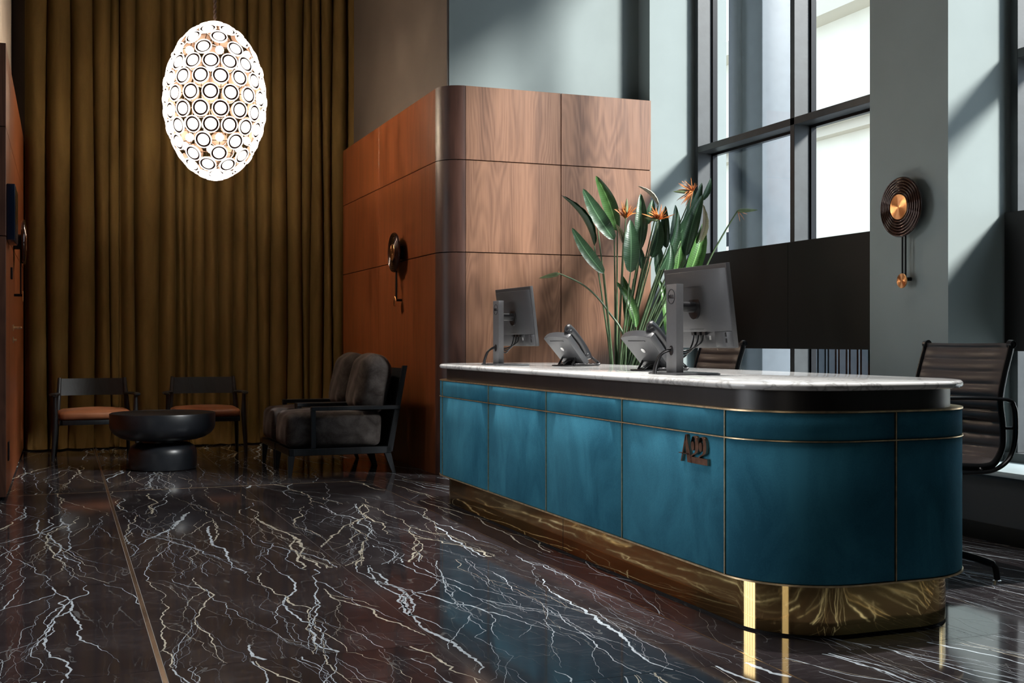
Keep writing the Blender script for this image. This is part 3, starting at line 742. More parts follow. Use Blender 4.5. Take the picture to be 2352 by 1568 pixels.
# ------------------------------------------------------------------ monitors
def text_prism(bm, strokes, W, T): 
    for p in strokes: prism(bm, p, 0, T, M=W)
def ringpoly(bm, cx, cy, r0, r1, T, W, n=36):
    for k in range(n):
        a, b = 2*math.pi*k/n, 2*math.pi*(k+1)/n
        prism(bm, [(cx+r0*math.cos(a), cy+r0*math.sin(a)), (cx+r1*math.cos(a), cy+r1*math.sin(a)), (cx+r1*math.cos(b), cy+r1*math.sin(b)), (cx+r0*math.cos(b), cy+r0*math.sin(b))], 0, T, M=W)
def make_monitor():
    """local: display faces +X, width along Y, origin at the stand foot on the worktop"""
    m = empty('monitor')
    bm = bmesh.new(); box(bm, -0.055, 0.145, -0.125, 0.125, 0, 0.007, bev=0.002); box(bm, -0.05, 0.14, -0.12, 0.12, 0.006, 0.0085, bev=0.0008, seg=1); build('foot', bm, M['plastic'], m)
    bm = bmesh.new()
    prism(bm, [(-0.012, -0.044), (-0.005, -0.047), (0.018, -0.047), (0.018, 0.047), (-0.005, 0.047), (-0.012, 0.044)], 0.008, 0.368, bev=0.0015)
    col = build('stand', bm, M['plastic_l'], m)
    bm = bmesh.new(); lathe(bm, [(0.0, 0), (0.017, 0), (0.0175, 0.002), (0, 0.002)], 28, M=Matrix.Translation((-0.0118, 0, 0.098)) @ Matrix.Rotation(R(-90), 4, 'Y') @ Matrix.Diagonal((1.15, 0.95, 1, 1))); build('cable_hole', bm, M['blackplastic'], col)
    # round emblem with four letters, second letter tilted
    W = Matrix(((0, 0, -1, -0.0120), (-1, 0, 0, 0.0), (0, 1, 0, 0.318), (0, 0, 0, 1)))
    bm = bmesh.new(); ringpoly(bm, 0, 0, 0.0285, 0.0305, 0.0012, W)
    h, w, s = 0.0150, 0.0105, 0.0027
    def bar(x0, y0, x1, y1, Wm=W): prism(bm, [(x0, y0), (x1, y0), (x1, y1), (x0, y1)], 0, 0.0012, M=Wm)
    x = -0.0235; bar(x, -h/2, x+s, h/2)
    n = 8
    for k in range(n):
        a, b = R(90-180*k/n), R(90-180*(k+1)/n)
        ro, ri = h/2, h/2-s
        prism(bm, [(x+s+ri*math.cos(a)*1.1, ri*math.sin(a)), (x+s+ro*math.cos(a)*1.1, ro*math.sin(a)), (x+s+ro*math.cos(b)*1.1, ro*math.sin(b)), (x+s+ri*math.cos(b)*1.1, ri*math.sin(b))], 0, 0.0012, M=W)
    WE = W @ Matrix.Translation((-0.0055, 0, 0)) @ Matrix.Rotation(R(38), 4, 'Z')
    for yy in (-h/2, -s/2, h/2-s): bar(-0.005, yy, 0.0055, yy+s, WE)
    bar(-0.0055, -h/2, -0.0055+s, h/2, WE)
    for x in (0.0030, 0.0135): bar(x, -h/2, x+s, h/2); bar(x, -h/2, x+0.0090, -h/2+s)
    build('emblem', bm, M['blackplastic'], col, smooth=False)
    # tilted display
    hd = empty('display', (0.112, 0, 0.276), parent=m); hd.rotation_euler = (0, R(-7.0), 0)
    bm = bmesh.new(); prism(bm, [(-0.004, -0.266), (0.002, -0.268), (0.012, -0.268), (0.012, 0.268), (0.002, 0.268), (-0.004, 0.266)], -0.168, 0.168, bev=0.0012); build('casing', bm, M['plastic'], hd)
    bm = bmesh.new(); box(bm, 0.0118, 0.014, -0.264, 0.264, -0.162, 0.164); build('screen', bm, M['screen'], hd)
    bm = bmesh.new(); prism(bm, [(-0.018, -0.222), (-0.004, -0.258), (-0.0035, 0.258), (-0.018, 0.222)], -0.100, 0.150, bev=0.001); build('rear_housing', bm, M['plastic'], hd)
    bm = bmesh.new(); prism(bm, [(-0.016, -0.240), (-0.0035, -0.258), (-0.0035, -0.120), (-0.013, -0.135)], -0.162, -0.101, bev=0.001); build('port_housing', bm, M['plastic'], hd)
    for nm, bb in [('port', (-0.0175, -0.0125, -0.232, -0.222, -0.145+k*0.024, -0.128+k*0.024)) for k in range(2)] + [('plug', (-0.016, -0.003, -0.06+k*0.045, -0.035+k*0.045, -0.114, -0.101)) for k in range(3)] + [('groove', (-0.0195, -0.0175, -0.06, 0.06, zz, zz+0.0006)) for zz in (-0.09, 0.085)]:
        mkbox(nm, bb, M['blackplastic'], hd)
    bm = bmesh.new(); box(bm, -0.0055, -0.0035, -0.088, -0.074, -0.135, -0.118); build('sticker', bm, M['white_label'], hd)
    bm = bmesh.new(); tube(bm, [(0.012, 0, 0.276), (0.09, 0, 0.276)], 0.019, 16, flat=(1, 1.3)); lathe(bm, [(0, 0), (0.047, 0), (0.05, 0.004), (0.05, 0.02), (0, 0.02)], 32, M=Matrix.Translation((0.090, 0, 0.276)) @ Matrix.Rotation(R(-90), 4, 'Y') @ Matrix.Translation((0, 0, -0.02))); build('mount_arm', bm, M['blackplastic'], m)
    bm = bmesh.new()
    for k, (oy, sag) in enumerate(((-0.03, 0.0), (0.01, 0.015), (0.05, 0.03))):
        tube(bm, smooth_path([(0.118, oy, 0.172), (0.108, oy, 0.13-sag*0.4), (0.06, oy*0.6, 0.10-sag), (0.02, oy*0.2, 0.095), (-0.014, 0.0, 0.098+k*0.004), (-0.05, 0.012+0.01*k, 0.080), (-0.068, 0.02+0.012*k, 0.03), (-0.07, 0.022+0.014*k, 0.003)], 5), 0.0038, 8)
    build('cable', bm, M['blackplastic'], m)
    return m
mon = make_monitor(); mon.location = (2.335, 4.25, ZT); mon.rotation_euler = (0, 0, R(-1.5))
tag(mon, 'dark grey monitor nearest the camera, seen from behind on its stand', 'monitor', 'monitors on the reception desk')
mon2 = copy_tree(mon, loc=(2.335, 6.33, ZT), rz=R(1)); tag(mon2, 'smaller looking monitor at the far end of the desk, in front of the walnut wall', 'monitor', 'monitors on the reception desk')

# ------------------------------------------------------------------ desk phones
def make_phone():
    """local: screen faces +X and up; back faces -X; handset on the -Y side; origin under the lower edge"""
    p = empty('desk_phone')
    A = Matrix.Translation((0.03, 0, 0.014)) @ Matrix.Rotation(R(-43), 4, 'Y')   # slab standing on its lower edge, leaning to -X
    # slab: local z along slope, x thickness (+X front)
    bm = bmesh.new()
    n = 10; side = []
    for k in range(n+1):
        a = k/n; side.append((-0.085+0.17*a, 0.205+0.012*math.sin(math.pi*a)))
    pts = [(-0.095, 0.0), (0.095, 0.0), (0.108, 0.20)] + [(x*1.2, z) for x, z in side[::-1]] + [(-0.108, 0.20)]
    Wp = A @ Matrix(((0, 0, 1, -0.016), (1, 0, 0, 0), (0, 1, 0, 0), (0, 0, 0, 1)))
    prism(bm, pts, -0.002, 0.036, M=Wp, bev=0.008); build('body', bm, M['plastic'], p)
    bm = bmesh.new(); box(bm, 0.0165, 0.02, -0.03, 0.09, 0.10, 0.19, M=A); build('screen', bm, M['screen'], p)
    bm = bmesh.new()
    for i in range(4):
        for j in range(3): box(bm, 0.0165, 0.021, -0.02+j*0.024, -0.002+j*0.024, 0.02+i*0.018, 0.033+i*0.018, M=A)
    build('keypad', bm, M['blackplastic'], p)
    bm = bmesh.new(); box(bm, -0.0205, -0.016, -0.045, 0.065, 0.015, 0.062, M=A, bev=0.001); build('port_recess', bm, M['blackplastic'], p)
    bm = bmesh.new(); box(bm, -0.0205, -0.0175, -0.06, 0.06, 0.182, 0.186, M=A); build('groove', bm, M['blackplastic'], p)
    bm = bmesh.new(); lathe(bm, [(0, 0), (0.0125, 0), (0.013, 0.0015), (0, 0.002)], 24, M=A @ Matrix.Translation((-0.0178, 0.0, 0.125)) @ Matrix.Rotation(R(-90), 4, 'Y')); build('emblem', bm, M['silver'], p)
    bm = bmesh.new(); box(bm, -0.075, 0.075, -0.09, 0.09, 0, 0.006, bev=0.002)
    tube(bm, [(-0.05, -0.06, 0.006), (-0.02, -0.06, 0.05)], 0.006, 8); tube(bm, [(-0.05, 0.06, 0.006), (-0.02, 0.06, 0.05)], 0.006, 8); build('foot', bm, M['blackplastic'], p)
    # handset lies on the front face along the slope, on the near (-Y) side
    bm = bmesh.new(); hp = smooth_path([(0.030, -0.075, 0.004), (0.044, -0.075, 0.03), (0.054, -0.075, 0.08), (0.056, -0.075, 0.13), (0.052, -0.075, 0.19), (0.038, -0.075, 0.236)], 4)
    hp = [A @ Vector(q) for q in hp]; m_ = len(hp)
    rr = [0.0155+0.0065*abs(2*k/(m_-1)-1)**2 for k in range(m_)]; rr[0] = 0.010; rr[-1] = 0.010; rr[1] = 0.019; rr[-2] = 0.019
    tube(bm, hp, rr, 14, flat=(1.0, 1.35), up=(0, 1, 0)); 
    for zz in (0.03, 0.205): lathe(bm, [(0, 0), (0.018, 0), (0.022, 0.012), (0.020, 0.026), (0, 0.028)], 20, M=A @ Matrix.Translation((0.018, -0.075, zz)) @ Matrix.Rotation(R(90), 4, 'Y'))
    build('handset', bm, M['blackplastic'], p)
    # coiled cord
    bm = bmesh.new(); path = smooth_path([(0.07, -0.085, 0.045), (0.10, -0.10, 0.018), (0.085, -0.125, 0.009), (0.03, -0.13, 0.009), (-0.03, -0.12, 0.009), (-0.06, -0.10, 0.009)], 30)
    hel = []
    for k, q in enumerate(path):
        for s in range(3):
            kk = k + s/3
            if k+1 < len(path): qq = q.lerp(path[k+1], s/3)
            else: qq = q
            a = kk*1.9; hel.append(qq + Vector((0.25*math.sin(a), math.cos(a), math.sin(a)))*0.0062)
    tube(bm, hel, 0.0019, 5); build('coiled_cord', bm, M['blackplastic'], p)
    bm = bmesh.new()
    for k in range(3): tube(bm, smooth_path([A @ Vector((-0.018, -0.02+k*0.02, 0.03)), (-0.045, -0.03+0.01*k, 0.03), (-0.06, 0.0+0.02*k, 0.008), (-0.03, 0.06, 0.010), (0.03, 0.11+0.01*k, 0.004)], 5), 0.0026, 6)
    build('cable', bm, M['blackplastic'], p)
    return p
ph = make_phone(); ph.location = (2.56, 4.84, ZT); ph.rotation_euler = (0, 0, R(12))
tag(ph, 'dark grey desk phone beside the nearer monitor, seen from behind', 'phone', 'desk phones on the marble worktop')
ph2 = copy_tree(ph, loc=(2.63, 5.94, ZT), rz=R(14)); tag(ph2, 'dark grey desk phone in front of the farther monitor', 'phone', 'desk phones on the marble worktop')

# ------------------------------------------------------------------ office chairs
def make_office_chair():
    """local: sitter faces -X; back toward +X; width along Y; origin on floor at centre"""
    c = empty('office_chair'); HW = 0.255
    prof = smooth_path([(-0.27, 0.475), (-0.20, 0.487), (0.0, 0.476), (0.13, 0.470), (0.185, 0.488), (0.222, 0.55), (0.224, 0.64), (0.212, 0.74), (0.232, 0.84), (0.262, 0.935), (0.270, 0.972)], 12)
    # length-based ribs
    L = [0]
    for i in range(1, len(prof)): L.append(L[-1]+(Vector(prof[i][:2])-Vector(prof[i-1][:2])).length)
    bm = bmesh.new(); rows = []
    ny = 14; dense = []
    tot = L[-1]; nseg = 150
    def P(s):
        for i in range(1, len(L)):
            if s <= L[i]+1e-9:
                t = (s-L[i-1])/max(1e-9, L[i]-L[i-1]); return Vector(prof[i-1][:2]).lerp(Vector(prof[i][:2]), t)
        return Vector(prof[-1][:2])
    ribL = 0.0525
    for side in (1, -1):
        rows = []
        for k in range(nseg+1):
            s = tot*k/nseg; p = P(s); q = P(min(tot, s+0.004)); o = P(max(0, s-0.004)); t = (q-o).normalized(); nrm = Vector((-t.y, t.x))
            rib = abs(math.sin(math.pi*s/ribL))**0.38
            row = []
            for j in range(ny+1):
                y = -HW+0.012+(2*HW-0.024)*j/ny; e = min(1, (1-abs(2*j/ny-1))*6)
                off = side*(0.003+0.013*rib*(0.25+0.75*e)) ; sag = 0.016*(1-(2*j/ny-1)**2)
                pp = p + nrm*(off-sag*(1 if s > 0.5*tot else 0.4)); row.append(bm.verts.new((pp.x, y, pp.y)))
            rows.append(row)
        for a in range(nseg):
            for b in range(ny): bm.faces.new((rows[a][b], rows[a][b+1], rows[a+1][b+1], rows[a+1][b]))
        if side == 1: R1 = rows
        else: R2 = rows
    for a in range(nseg):
        for b in (0, ny): bm.faces.new((R1[a][b], R1[a+1][b], R2[a+1][b], R2[a][b]))
    for a in (0, nseg):
        for b in range(ny): bm.faces.new((R1[a][b], R1[a][b+1], R2[a][b+1], R2[a][b]))
    build('seat', bm, M['blackleather'], c, angle=70)
    pr3 = [(p[0], p[1]) for p in [(q.x, q.y) for q in prof]]
    for sy in (-1, 1):
        bm = bmesh.new(); tube(bm, [(x, sy*HW, z) for x, z in pr3], 0.012, 10, flat=(0.75, 1.3), up=(0, 1, 0)); build('side_rail', bm, M['blackmetal'], c)
        bm = bmesh.new(); lathe(bm, [(0, 0.012), (0.005, 0.012), (0.006, 0.008), (0.011, 0.008), (0.012, 0.012), (0.017, 0.011), (0.019, 0.0), (0.019, -0.012), (0, -0.012)], 24, M=Matrix.Translation((0.272, sy*HW, 0.968)) @ Matrix.Rotation(R(90*(1 if sy < 0 else -1)), 4, 'X')); build('end_cap', bm, M['blackmetal'], c)
        bm = bmesh.new(); ar = smooth_path([(-0.20, sy*(HW+0.02), 0.46), (0.05, sy*(HW+0.02), 0.452), (0.16, sy*(HW+0.02), 0.458), (0.235, sy*(HW+0.02), 0.50), (0.268, sy*(HW+0.02), 0.57), (0.272, sy*(HW+0.02), 0.66), (0.262, sy*(HW+0.02), 0.715), (0.225, sy*(HW+0.02), 0.742), (0.05, sy*(HW+0.02), 0.752), (-0.14, sy*(HW+0.02), 0.752), (-0.20, sy*(HW+0.02), 0.735), (-0.225, sy*(HW+0.02), 0.68), (-0.22, sy*(HW+0.02), 0.52), (-0.20, sy*(HW+0.02), 0.46)], 8)
        tube(bm, ar, 0.010, 10, flat=(1.4, 0.8), up=(0, 1, 0)); build('armrest', bm, M['blackmetal'], c)
        bm = bmesh.new(); tube(bm, [(0.224, sy*HW, 0.625), (0.272, sy*(HW+0.02), 0.625)], 0.006, 8); tube(bm, [(0.10, sy*HW, 0.466), (0.10, sy*(HW+0.02), 0.455)], 0.008, 8); build('arm_bracket', bm, M['blackmetal'], c)
    bm = bmesh.new()
    for x, z in ((0.23, 0.66), (0.10, 0.452), (-0.15, 0.458)): tube(bm, [(x, -HW, z), (x, HW, z)], 0.010, 10)
    build('spreader', bm, M['blackmetal'], c)
    bm = bmesh.new(); lathe(bm, [(0, 0.06), (0.028, 0.06), (0.028, 0.22), (0.022, 0.23), (0.022, 0.42), (0.06, 0.43), (0.06, 0.452), (0, 0.452)], 24); build('column', bm, M['blackmetal'], c)
    bm = bmesh.new(); box(bm, -0.16, 0.11, -0.03, 0.03, 0.43, 0.455, bev=0.005); build('tilt_mechanism', bm, M['blackmetal'], c)
    for k in range(4):
        a = R(-56+90*k); dx, dy = math.cos(a), math.sin(a)
        bm = bmesh.new(); tube(bm, smooth_path([(0.02*dx, 0.02*dy, 0.115), (0.15*dx, 0.15*dy, 0.105), (0.28*dx, 0.28*dy, 0.080), (0.315*dx, 0.315*dy, 0.062), (0.325*dx, 0.325*dy, 0.012)], 5), [0.018]*6+[0.016]*8+[0.013]*7, 10); lg = build('leg', bm, M['blackmetal'], c)
        bm = bmesh.new(); lathe(bm, [(0, 0), (0.018, 0), (0.018, 0.008), (0.012, 0.012), (0, 0.012)], 16, M=Matrix.Translation((0.325*dx, 0.325*dy, 0))); build('glide', bm, M['silver'], lg)
    return c
oc = make_office_chair(); oc.location = (3.375, 4.035, 0)
tag(oc, 'black leather ribbed office chair nearest the camera, behind the right end of the desk', 'office chair', 'office chairs behind the desk')
oc2 = copy_tree(oc, loc=(3.375, 6.06, 0), rz=R(-3)); tag(oc2, 'black leather ribbed office chair half hidden behind the nearer monitor', 'office chair', 'office chairs behind the desk')

# ------------------------------------------------------------------ lounge armchairs
def make_lounge_chair(idx):
    """local: sitter faces -X; x 0 at front, 0.8 at back; y 0 (near) .. 0.59"""
    c = empty('lounge_armchair'); W = 0.59
    bm = bmesh.new()
    for b in ((0.0, 0.76, 0, 0.035, 0.15, 0.20), (0.0, 0.76, W-0.035, W, 0.15, 0.20), (0.0, 0.035, 0, W, 0.15, 0.20), (0.72, 0.76, 0, W, 0.15, 0.20), (0.035, 0.72, 0.035, W-0.035, 0.165, 0.19)): box(bm, *b, bev=0.003, seg=1)
    build('seat_frame', bm, M['ebony'], c)
    for (x, y, dx) in ((0.018, 0.02, -0.01), (0.018, W-0.02, -0.01), (0.735, 0.02, 0.05), (0.735, W-0.02, 0.05)):
        bm = bmesh.new(); vs = []
        for z, s, ox in ((0.15, 0.024, 0), (0.0, 0.013, dx)):
            vs.append([bm.verts.new((x+ox+sx*s, y+sy*s*0.8, z)) for sx, sy in ((-1, -1), (1, -1), (1, 1), (-1, 1))])
        for k in range(4): bm.faces.new((vs[0][k], vs[0][(k+1) % 4], vs[1][(k+1) % 4], vs[1][k]))
        bm.faces.new(vs[0]); bm.faces.new(vs[1][::-1]); build('leg', bm, M['ebony'], c, smooth=False)
    for y in (0.0, W-0.035):
        bm = bmesh.new(); box(bm, 0.16, 0.83, y-0.008, y+0.043, 0.475, 0.505, bev=0.004, seg=1); box(bm, 0.16, 0.195, y, y+0.035, 0.20, 0.478, bev=0.003, seg=1); build('armrest', bm, M['ebony'], c)
        bm = bmesh.new(); prism(bm, [(0.725, 0.16), (0.77, 0.16), (0.885, 0.80), (0.85, 0.80)], 0, 0.035, M=Matrix(((1, 0, 0, 0), (0, 0, 1, y), (0, 1, 0, 0), (0, 0, 0, 1))), bev=0.002); build('back_post', bm, M['ebony'], c)
    bm = bmesh.new(); T_ = Matrix.Translation((0.745, 0, 0.16)) @ Matrix.Rotation(R(10.3), 4, 'Y')
    box(bm, 0.0, 0.018, 0.035, W-0.035, 0.04, 0.63, M=T_)
    build('back_panel', bm, M['ebony'], c)
    bm = bmesh.new(); cushion(bm, -0.005, 0.70, 0.04, W-0.04, 0.20, 0.455, r=0.05, puff=0.025, n=14, rnd=0.0022); build('seat_cushion', bm, M['sofa'], c, angle=80)
    bm = bmesh.new(); Mt = Matrix.Translation((0.60, 0, 0.45)) @ Matrix.Rotation(R(12), 4, 'Y')
    cushion(bm, -0.10, 0.13, 0.055, W-0.055, -0.01, 0.43, r=0.095, puff=0.02, n=14, rnd=0.003, M=Mt); build('back_cushion', bm, M['sofa'], c, angle=80)
    return c
lc = make_lounge_chair(0); lc.location = (1.53, 8.50, 0)
tag(lc, 'nearer of two grey velour lounge armchairs with a black wooden frame', 'armchair', 'grey velour armchairs by the walnut wall')
lc2 = copy_tree(lc, loc=(1.53, 9.12, 0)); tag(lc2, 'farther grey velour lounge armchair, close to the curtain', 'armchair', 'grey velour armchairs by the walnut wall')

# ------------------------------------------------------------------ coffee table
ct = empty('coffee_table', (0.725, 9.43, 0)); tag(ct, 'round black drum coffee table with a pinched waist', 'table')
bm = bmesh.new(); lathe(bm, [(0, 0), (0.235, 0), (0.248, 0.006), (0.252, 0.02), (0.254, 0.12), (0.25, 0.15), (0.235, 0.178), (0.205, 0.196), (0.18, 0.205), (0, 0.205)], 72); build('base', bm, M['slate'], ct)
bm = bmesh.new(); lathe(bm, [(0.0, 0.204), (0.155, 0.204), (0.155, 0.228), (0, 0.228)], 64); build('waist', bm, M['blackmetal'], ct)
bm = bmesh.new(); lathe(bm, [(0, 0.226), (0.22, 0.226), (0.27, 0.232), (0.32, 0.248), (0.36, 0.275), (0.384, 0.305), (0.392, 0.33), (0.393, 0.424), (0.390, 0.431), (0.383, 0.434), (0.379, 0.434), (0.377, 0.431), (0, 0.431)], 96); build('tabletop', bm, M['slate'], ct)

# ------------------------------------------------------------------ wooden side chairs
def make_wood_chair():
    """local: sitter faces -Y; origin centre on floor"""
    c = empty('wooden_armchair')
    bm = bmesh.new(); cushion(bm, -0.285, 0.285, -0.235, 0.235, 0.325, 0.405, r=0.034, puff=0.022, n=12); build('seat', bm, M['tan'], c, angle=80)
    bm = bmesh.new(); box(bm, -0.28, 0.28, -0.22, -0.19, 0.29, 0.33, bev=0.004); box(bm, -0.27, 0.27, 0.20, 0.23, 0.29, 0.33, bev=0.004); box(bm, -0.285, -0.255, -0.22, 0.22, 0.29, 0.33, bev=0.004); box(bm, 0.255, 0.285, -0.22, 0.22, 0.29, 0.33, bev=0.004); build('seat_frame', bm, M['ebony'], c)
    for sx in (-1, 1):
        bm = bmesh.new(); tube(bm, [(sx*0.335, -0.215, 0.0), (sx*0.322, -0.21, 0.20), (sx*0.315, -0.20, 0.36), (sx*0.318, -0.19, 0.53)], [0.013, 0.019, 0.022, 0.015], 12); build('leg', bm, M['ebony'], c)
        bm = bmesh.new(); tube(bm, smooth_path([(sx*0.30, 0.30, 0.0), (sx*0.288, 0.235, 0.28), (sx*0.280, 0.235, 0.45), (sx*0.265, 0.285, 0.665)], 4), [0.013, 0.015, 0.017, 0.019, 0.021, 0.022, 0.022, 0.021, 0.021, 0.020, 0.018, 0.017, 0.015], 12); build('leg', bm, M['ebony'], c)
        bm = bmesh.new(); pth = smooth_path([(sx*0.322, -0.245, 0.535), (sx*0.335, -0.12, 0.538), (sx*0.325, 0.06, 0.535), (sx*0.278, 0.25, 0.53)], 5); tube(bm, pth, [0.010]+[0.022]*(len(pth)-2)+[0.014], 12, flat=(0.55, 1.25), up=(0, 0, 1)); build('armrest', bm, M['ebony'], c)
    bm = bmesh.new(); rows = []
    for k in range(17):
        t = k/16; x = -0.275+0.55*t; y = 0.262+0.055*math.sin(math.pi*t)
        rows.append([bm.verts.new((x, y-0.009+oy, z)) for oy, z in ((0, 0.515), (0.018, 0.515), (0.040, 0.66), (0.022, 0.66))])
    for k in range(16):
        for j in range(4): bm.faces.new((rows[k][j], rows[k][(j+1) % 4], rows[k+1][(j+1) % 4], rows[k+1][j]))
    bm.faces.new(rows[0][::-1]); bm.faces.new(rows[-1]); build('backrest', bm, M['ebony'], c, angle=50)
    return c
wc = make_wood_chair(); wc.location = (0.255, 10.56, 0); wc.rotation_euler = (0, 0, R(2))
tag(wc, 'black wooden low armchair with tan leather seat left of the round table', 'chair', 'black chairs with tan seats before the curtain')
wc2 = copy_tree(wc, loc=(1.17, 10.60, 0), rz=R(-3)); tag(wc2, 'black wooden low armchair with tan leather seat right behind the round table', 'chair', 'black chairs with tan seats before the curtain')

# ------------------------------------------------------------------ pendant lamp
pd = bpy.data.lights.new('lamp_glow', 'POINT'); pd.energy = 330; pd.color = (1.0, 0.82, 0.58); pd.shadow_soft_size = 0.15
po = bpy.data.objects.new('lamp_glow', pd); COL.objects.link(po); po.location = (1.138, 9.60, 2.895)
lamp = empty('pendant_lamp', (1.138, 9.60, 2.895)); tag(lamp, 'glowing egg shaped pendant lamp made of round white lenses', 'pendant lamp')
def disc_mesh():
    bm = bmesh.new(); prof = []; mis = []
    prof = [(0.0, 0.016), (0.020, 0.015), (0.034, 0.0115), (0.043, 0.004), (0.0445, -0.001), (0.0585, -0.001), (0.0585, 0.006), (0.0655, 0.006), (0.0670, 0.0), (0.066, -0.006), (0.050, -0.010), (0.03, -0.016), (0, -0.018)]
    mis = [0, 0, 0, 0, 1, 2, 2, 2, 2, 3, 3, 3]
    lathe(bm, prof, 28, mis=mis)
    o = build('lens', bm, [M['lamp_disc'], M['lamp_dark'], M['lamp_ring'], M['lamp_back']], None, angle=70); return o
dm = disc_mesh(); dme = dm.data; bpy.data.objects.remove(dm)
bmb = bmesh.new(); bmesh.ops.create_uvsphere(bmb, u_segments=16, v_segments=10, radius=0.033); bo = build('bulb', bmb, M['lamp_disc']); bme = bo.data; bpy.data.objects.remove(bo)
EA, EB = 0.392, 0.612
rows_ = [(0.0, 16, 0), (0.125, 16, 1), (-0.125, 16, 1), (0.245, 16, 0), (-0.245, 16, 0)]
def put(az, z, bare=False, shrink=0.0):
    rr = EA*math.sqrt(max(0, 1-(z/EB)**2))
    # az 0 faces the camera
    ang = math.atan2(-9.6, -1.138)+az
    p = Vector((rr*math.cos(ang), rr*math.sin(ang), z))
    n = Vector((p.x/EA**2, p.y/EA**2, p.z/EB**2)).normalized()
    o = link('bulb' if bare else 'lens', bme if bare else dme, lamp); o.location = p - n*(0.02 if bare else 0)
    o.rotation_euler = n.to_track_quat('Z', 'Y').to_euler()
st = 2*math.pi/16
for z, n_, ph_ in rows_:
    for k in range(16): put((k+0.5*ph_)*st - R(5), z)
for sg in (1, -1):
    for k in range(16): put(k*st - R(5) + st*0.5*0 + (0), sg*0.352, bare=(k % 2 == 1)) if False else None
    for k in range(8):
        put(k*2*st + R(6.5), sg*0.345, bare=True)
        put(k*2*st + R(6.5) + st, sg*0.360)
        put(k*2*st + R(6.5), sg*0.452)
        put(k*2*st + R(6.5) + st, sg*0.528)
    for k in range(6): put(k*math.pi/3 + R(5), sg*0.592)
    o = link('lens', dme, lamp); o.location = (0, 0, sg*(EB+0.006)); o.rotation_euler = (0 if sg > 0 else math.pi, 0, 0)
bm = bmesh.new()
for z in (-0.52, -0.36, -0.19, 0.0, 0.19, 0.36, 0.52):
    rr = (EA-0.02)*math.sqrt(1-(z/EB)**2); tube(bm, [(rr*math.cos(2*math.pi*k/48), rr*math.sin(2*math.pi*k/48), z) for k in range(49)], 0.003, 6, caps=False)
for k in range(16):
    a = k*st; tube(bm, [((EA-0.02)*math.cos(t)*math.cos(a), (EA-0.02)*math.cos(t)*math.sin(a), EB*math.sin(t)) for t in [(-1.5+3.0*j/20) for j in range(21)]], 0.003, 6, caps=False)
build('wire_frame', bm, M['lamp_back'], lamp)
bm = bmesh.new(); tube(bm, [(0, 0, 0.60), (0, 0, CEIL-2.895)], 0.006, 8)
for ph_ in (0, math.pi):
    tube(bm, [(0.009*math.cos(k*0.9+ph_), 0.009*math.sin(k*0.9+ph_), 0.63+k*0.012) for k in range(130)], 0.006, 6)
build('cord', bm, M['cable'], lamp)
bm = bmesh.new(); lathe(bm, [(0, -0.03), (0.08, -0.03), (0.09, -0.02), (0.09, 0), (0, 0)], 32, M=Matrix.Translation((0, 0, CEIL-2.895))); build('ceiling_rose', bm, M['blackmetal'], lamp)

# ------------------------------------------------------------------ disc sconces
def make_sconce():
    """local: wall at x=0, disc faces -X; origin at disc centre on the wall"""
    s = empty('wall_sconce'); RX = Matrix.Rotation(R(-90), 4, 'Y')
    bm = bmesh.new(); lathe(bm, [(0, 0), (0.055, 0), (0.055, 0.052), (0, 0.052)], 32, M=RX); build('wall_mount', bm, M['blackmetal'], s)
    bm = bmesh.new(); prof = [(0.0, 0.05), (0.15, 0.05), (0.158, 0.056)]
    n = 70
    for k in range(n+1):
        r = 0.163 - (0.163-0.072)*k/n; prof.append((r, 0.066+0.010*(k/n)+0.009*abs(math.sin(math.pi*6*k/n))))
    prof.append((0.07, 0.074)); prof.append((0, 0.074))
    lathe(bm, prof, 72, M=RX); build('ribbed_disc', bm, M['record'], s, angle=80)
    def cd(name, r, z, par):
        bm = bmesh.new(); lathe(bm, [(0, 0.006), (r-0.002, 0.006), (r, 0.004), (r, 0), (0, 0)], 64)
        o = build(name, bm, M['sconce_brass'], par, loc=(-z[0], 0, z[1])); o.rotation_euler = (0, R(-90), 0); return o
    cd('centre_disc', 0.068, (0.077, 0.0), s)
    bm = bmesh.new()
    for y in (-0.0125, 0.0125): tube(bm, [(-0.045, y, -0.05), (-0.045, y, -0.39)], 0.005, 10)
    build('rod', bm, M['blackmetal'], s)
    bm = bmesh.new(); lathe(bm, [(0, 0), (0.010, 0), (0.010, 0.055), (0, 0.055)], 16, M=Matrix.Translation((0, 0, -0.385)) @ RX); build('stay', bm, M['blackmetal'], s)
    cd('pendulum_disc', 0.040, (0.056, -0.395), s)
    return s
sc = make_sconce(); sc.location = (4.26, 5.135, 1.70)
tag(sc, 'copper and smoked disc sconce on the teal pillar beside the window', 'wall lamp', 'round disc sconces with pendulum')
s2 = copy_tree(sc, loc=(XW, 9.22, 1.70)); tag(s2, 'disc sconce on the reddish walnut wall above the lounge armchairs', 'wall lamp', 'round disc sconces with pendulum')
s3 = copy_tree(sc, loc=(XL, 9.22, 1.70), rz=math.pi); tag(s3, 'disc sconce seen edge-on on the left walnut wall beside the curtain', 'wall lamp', 'round disc sconces with pendulum')

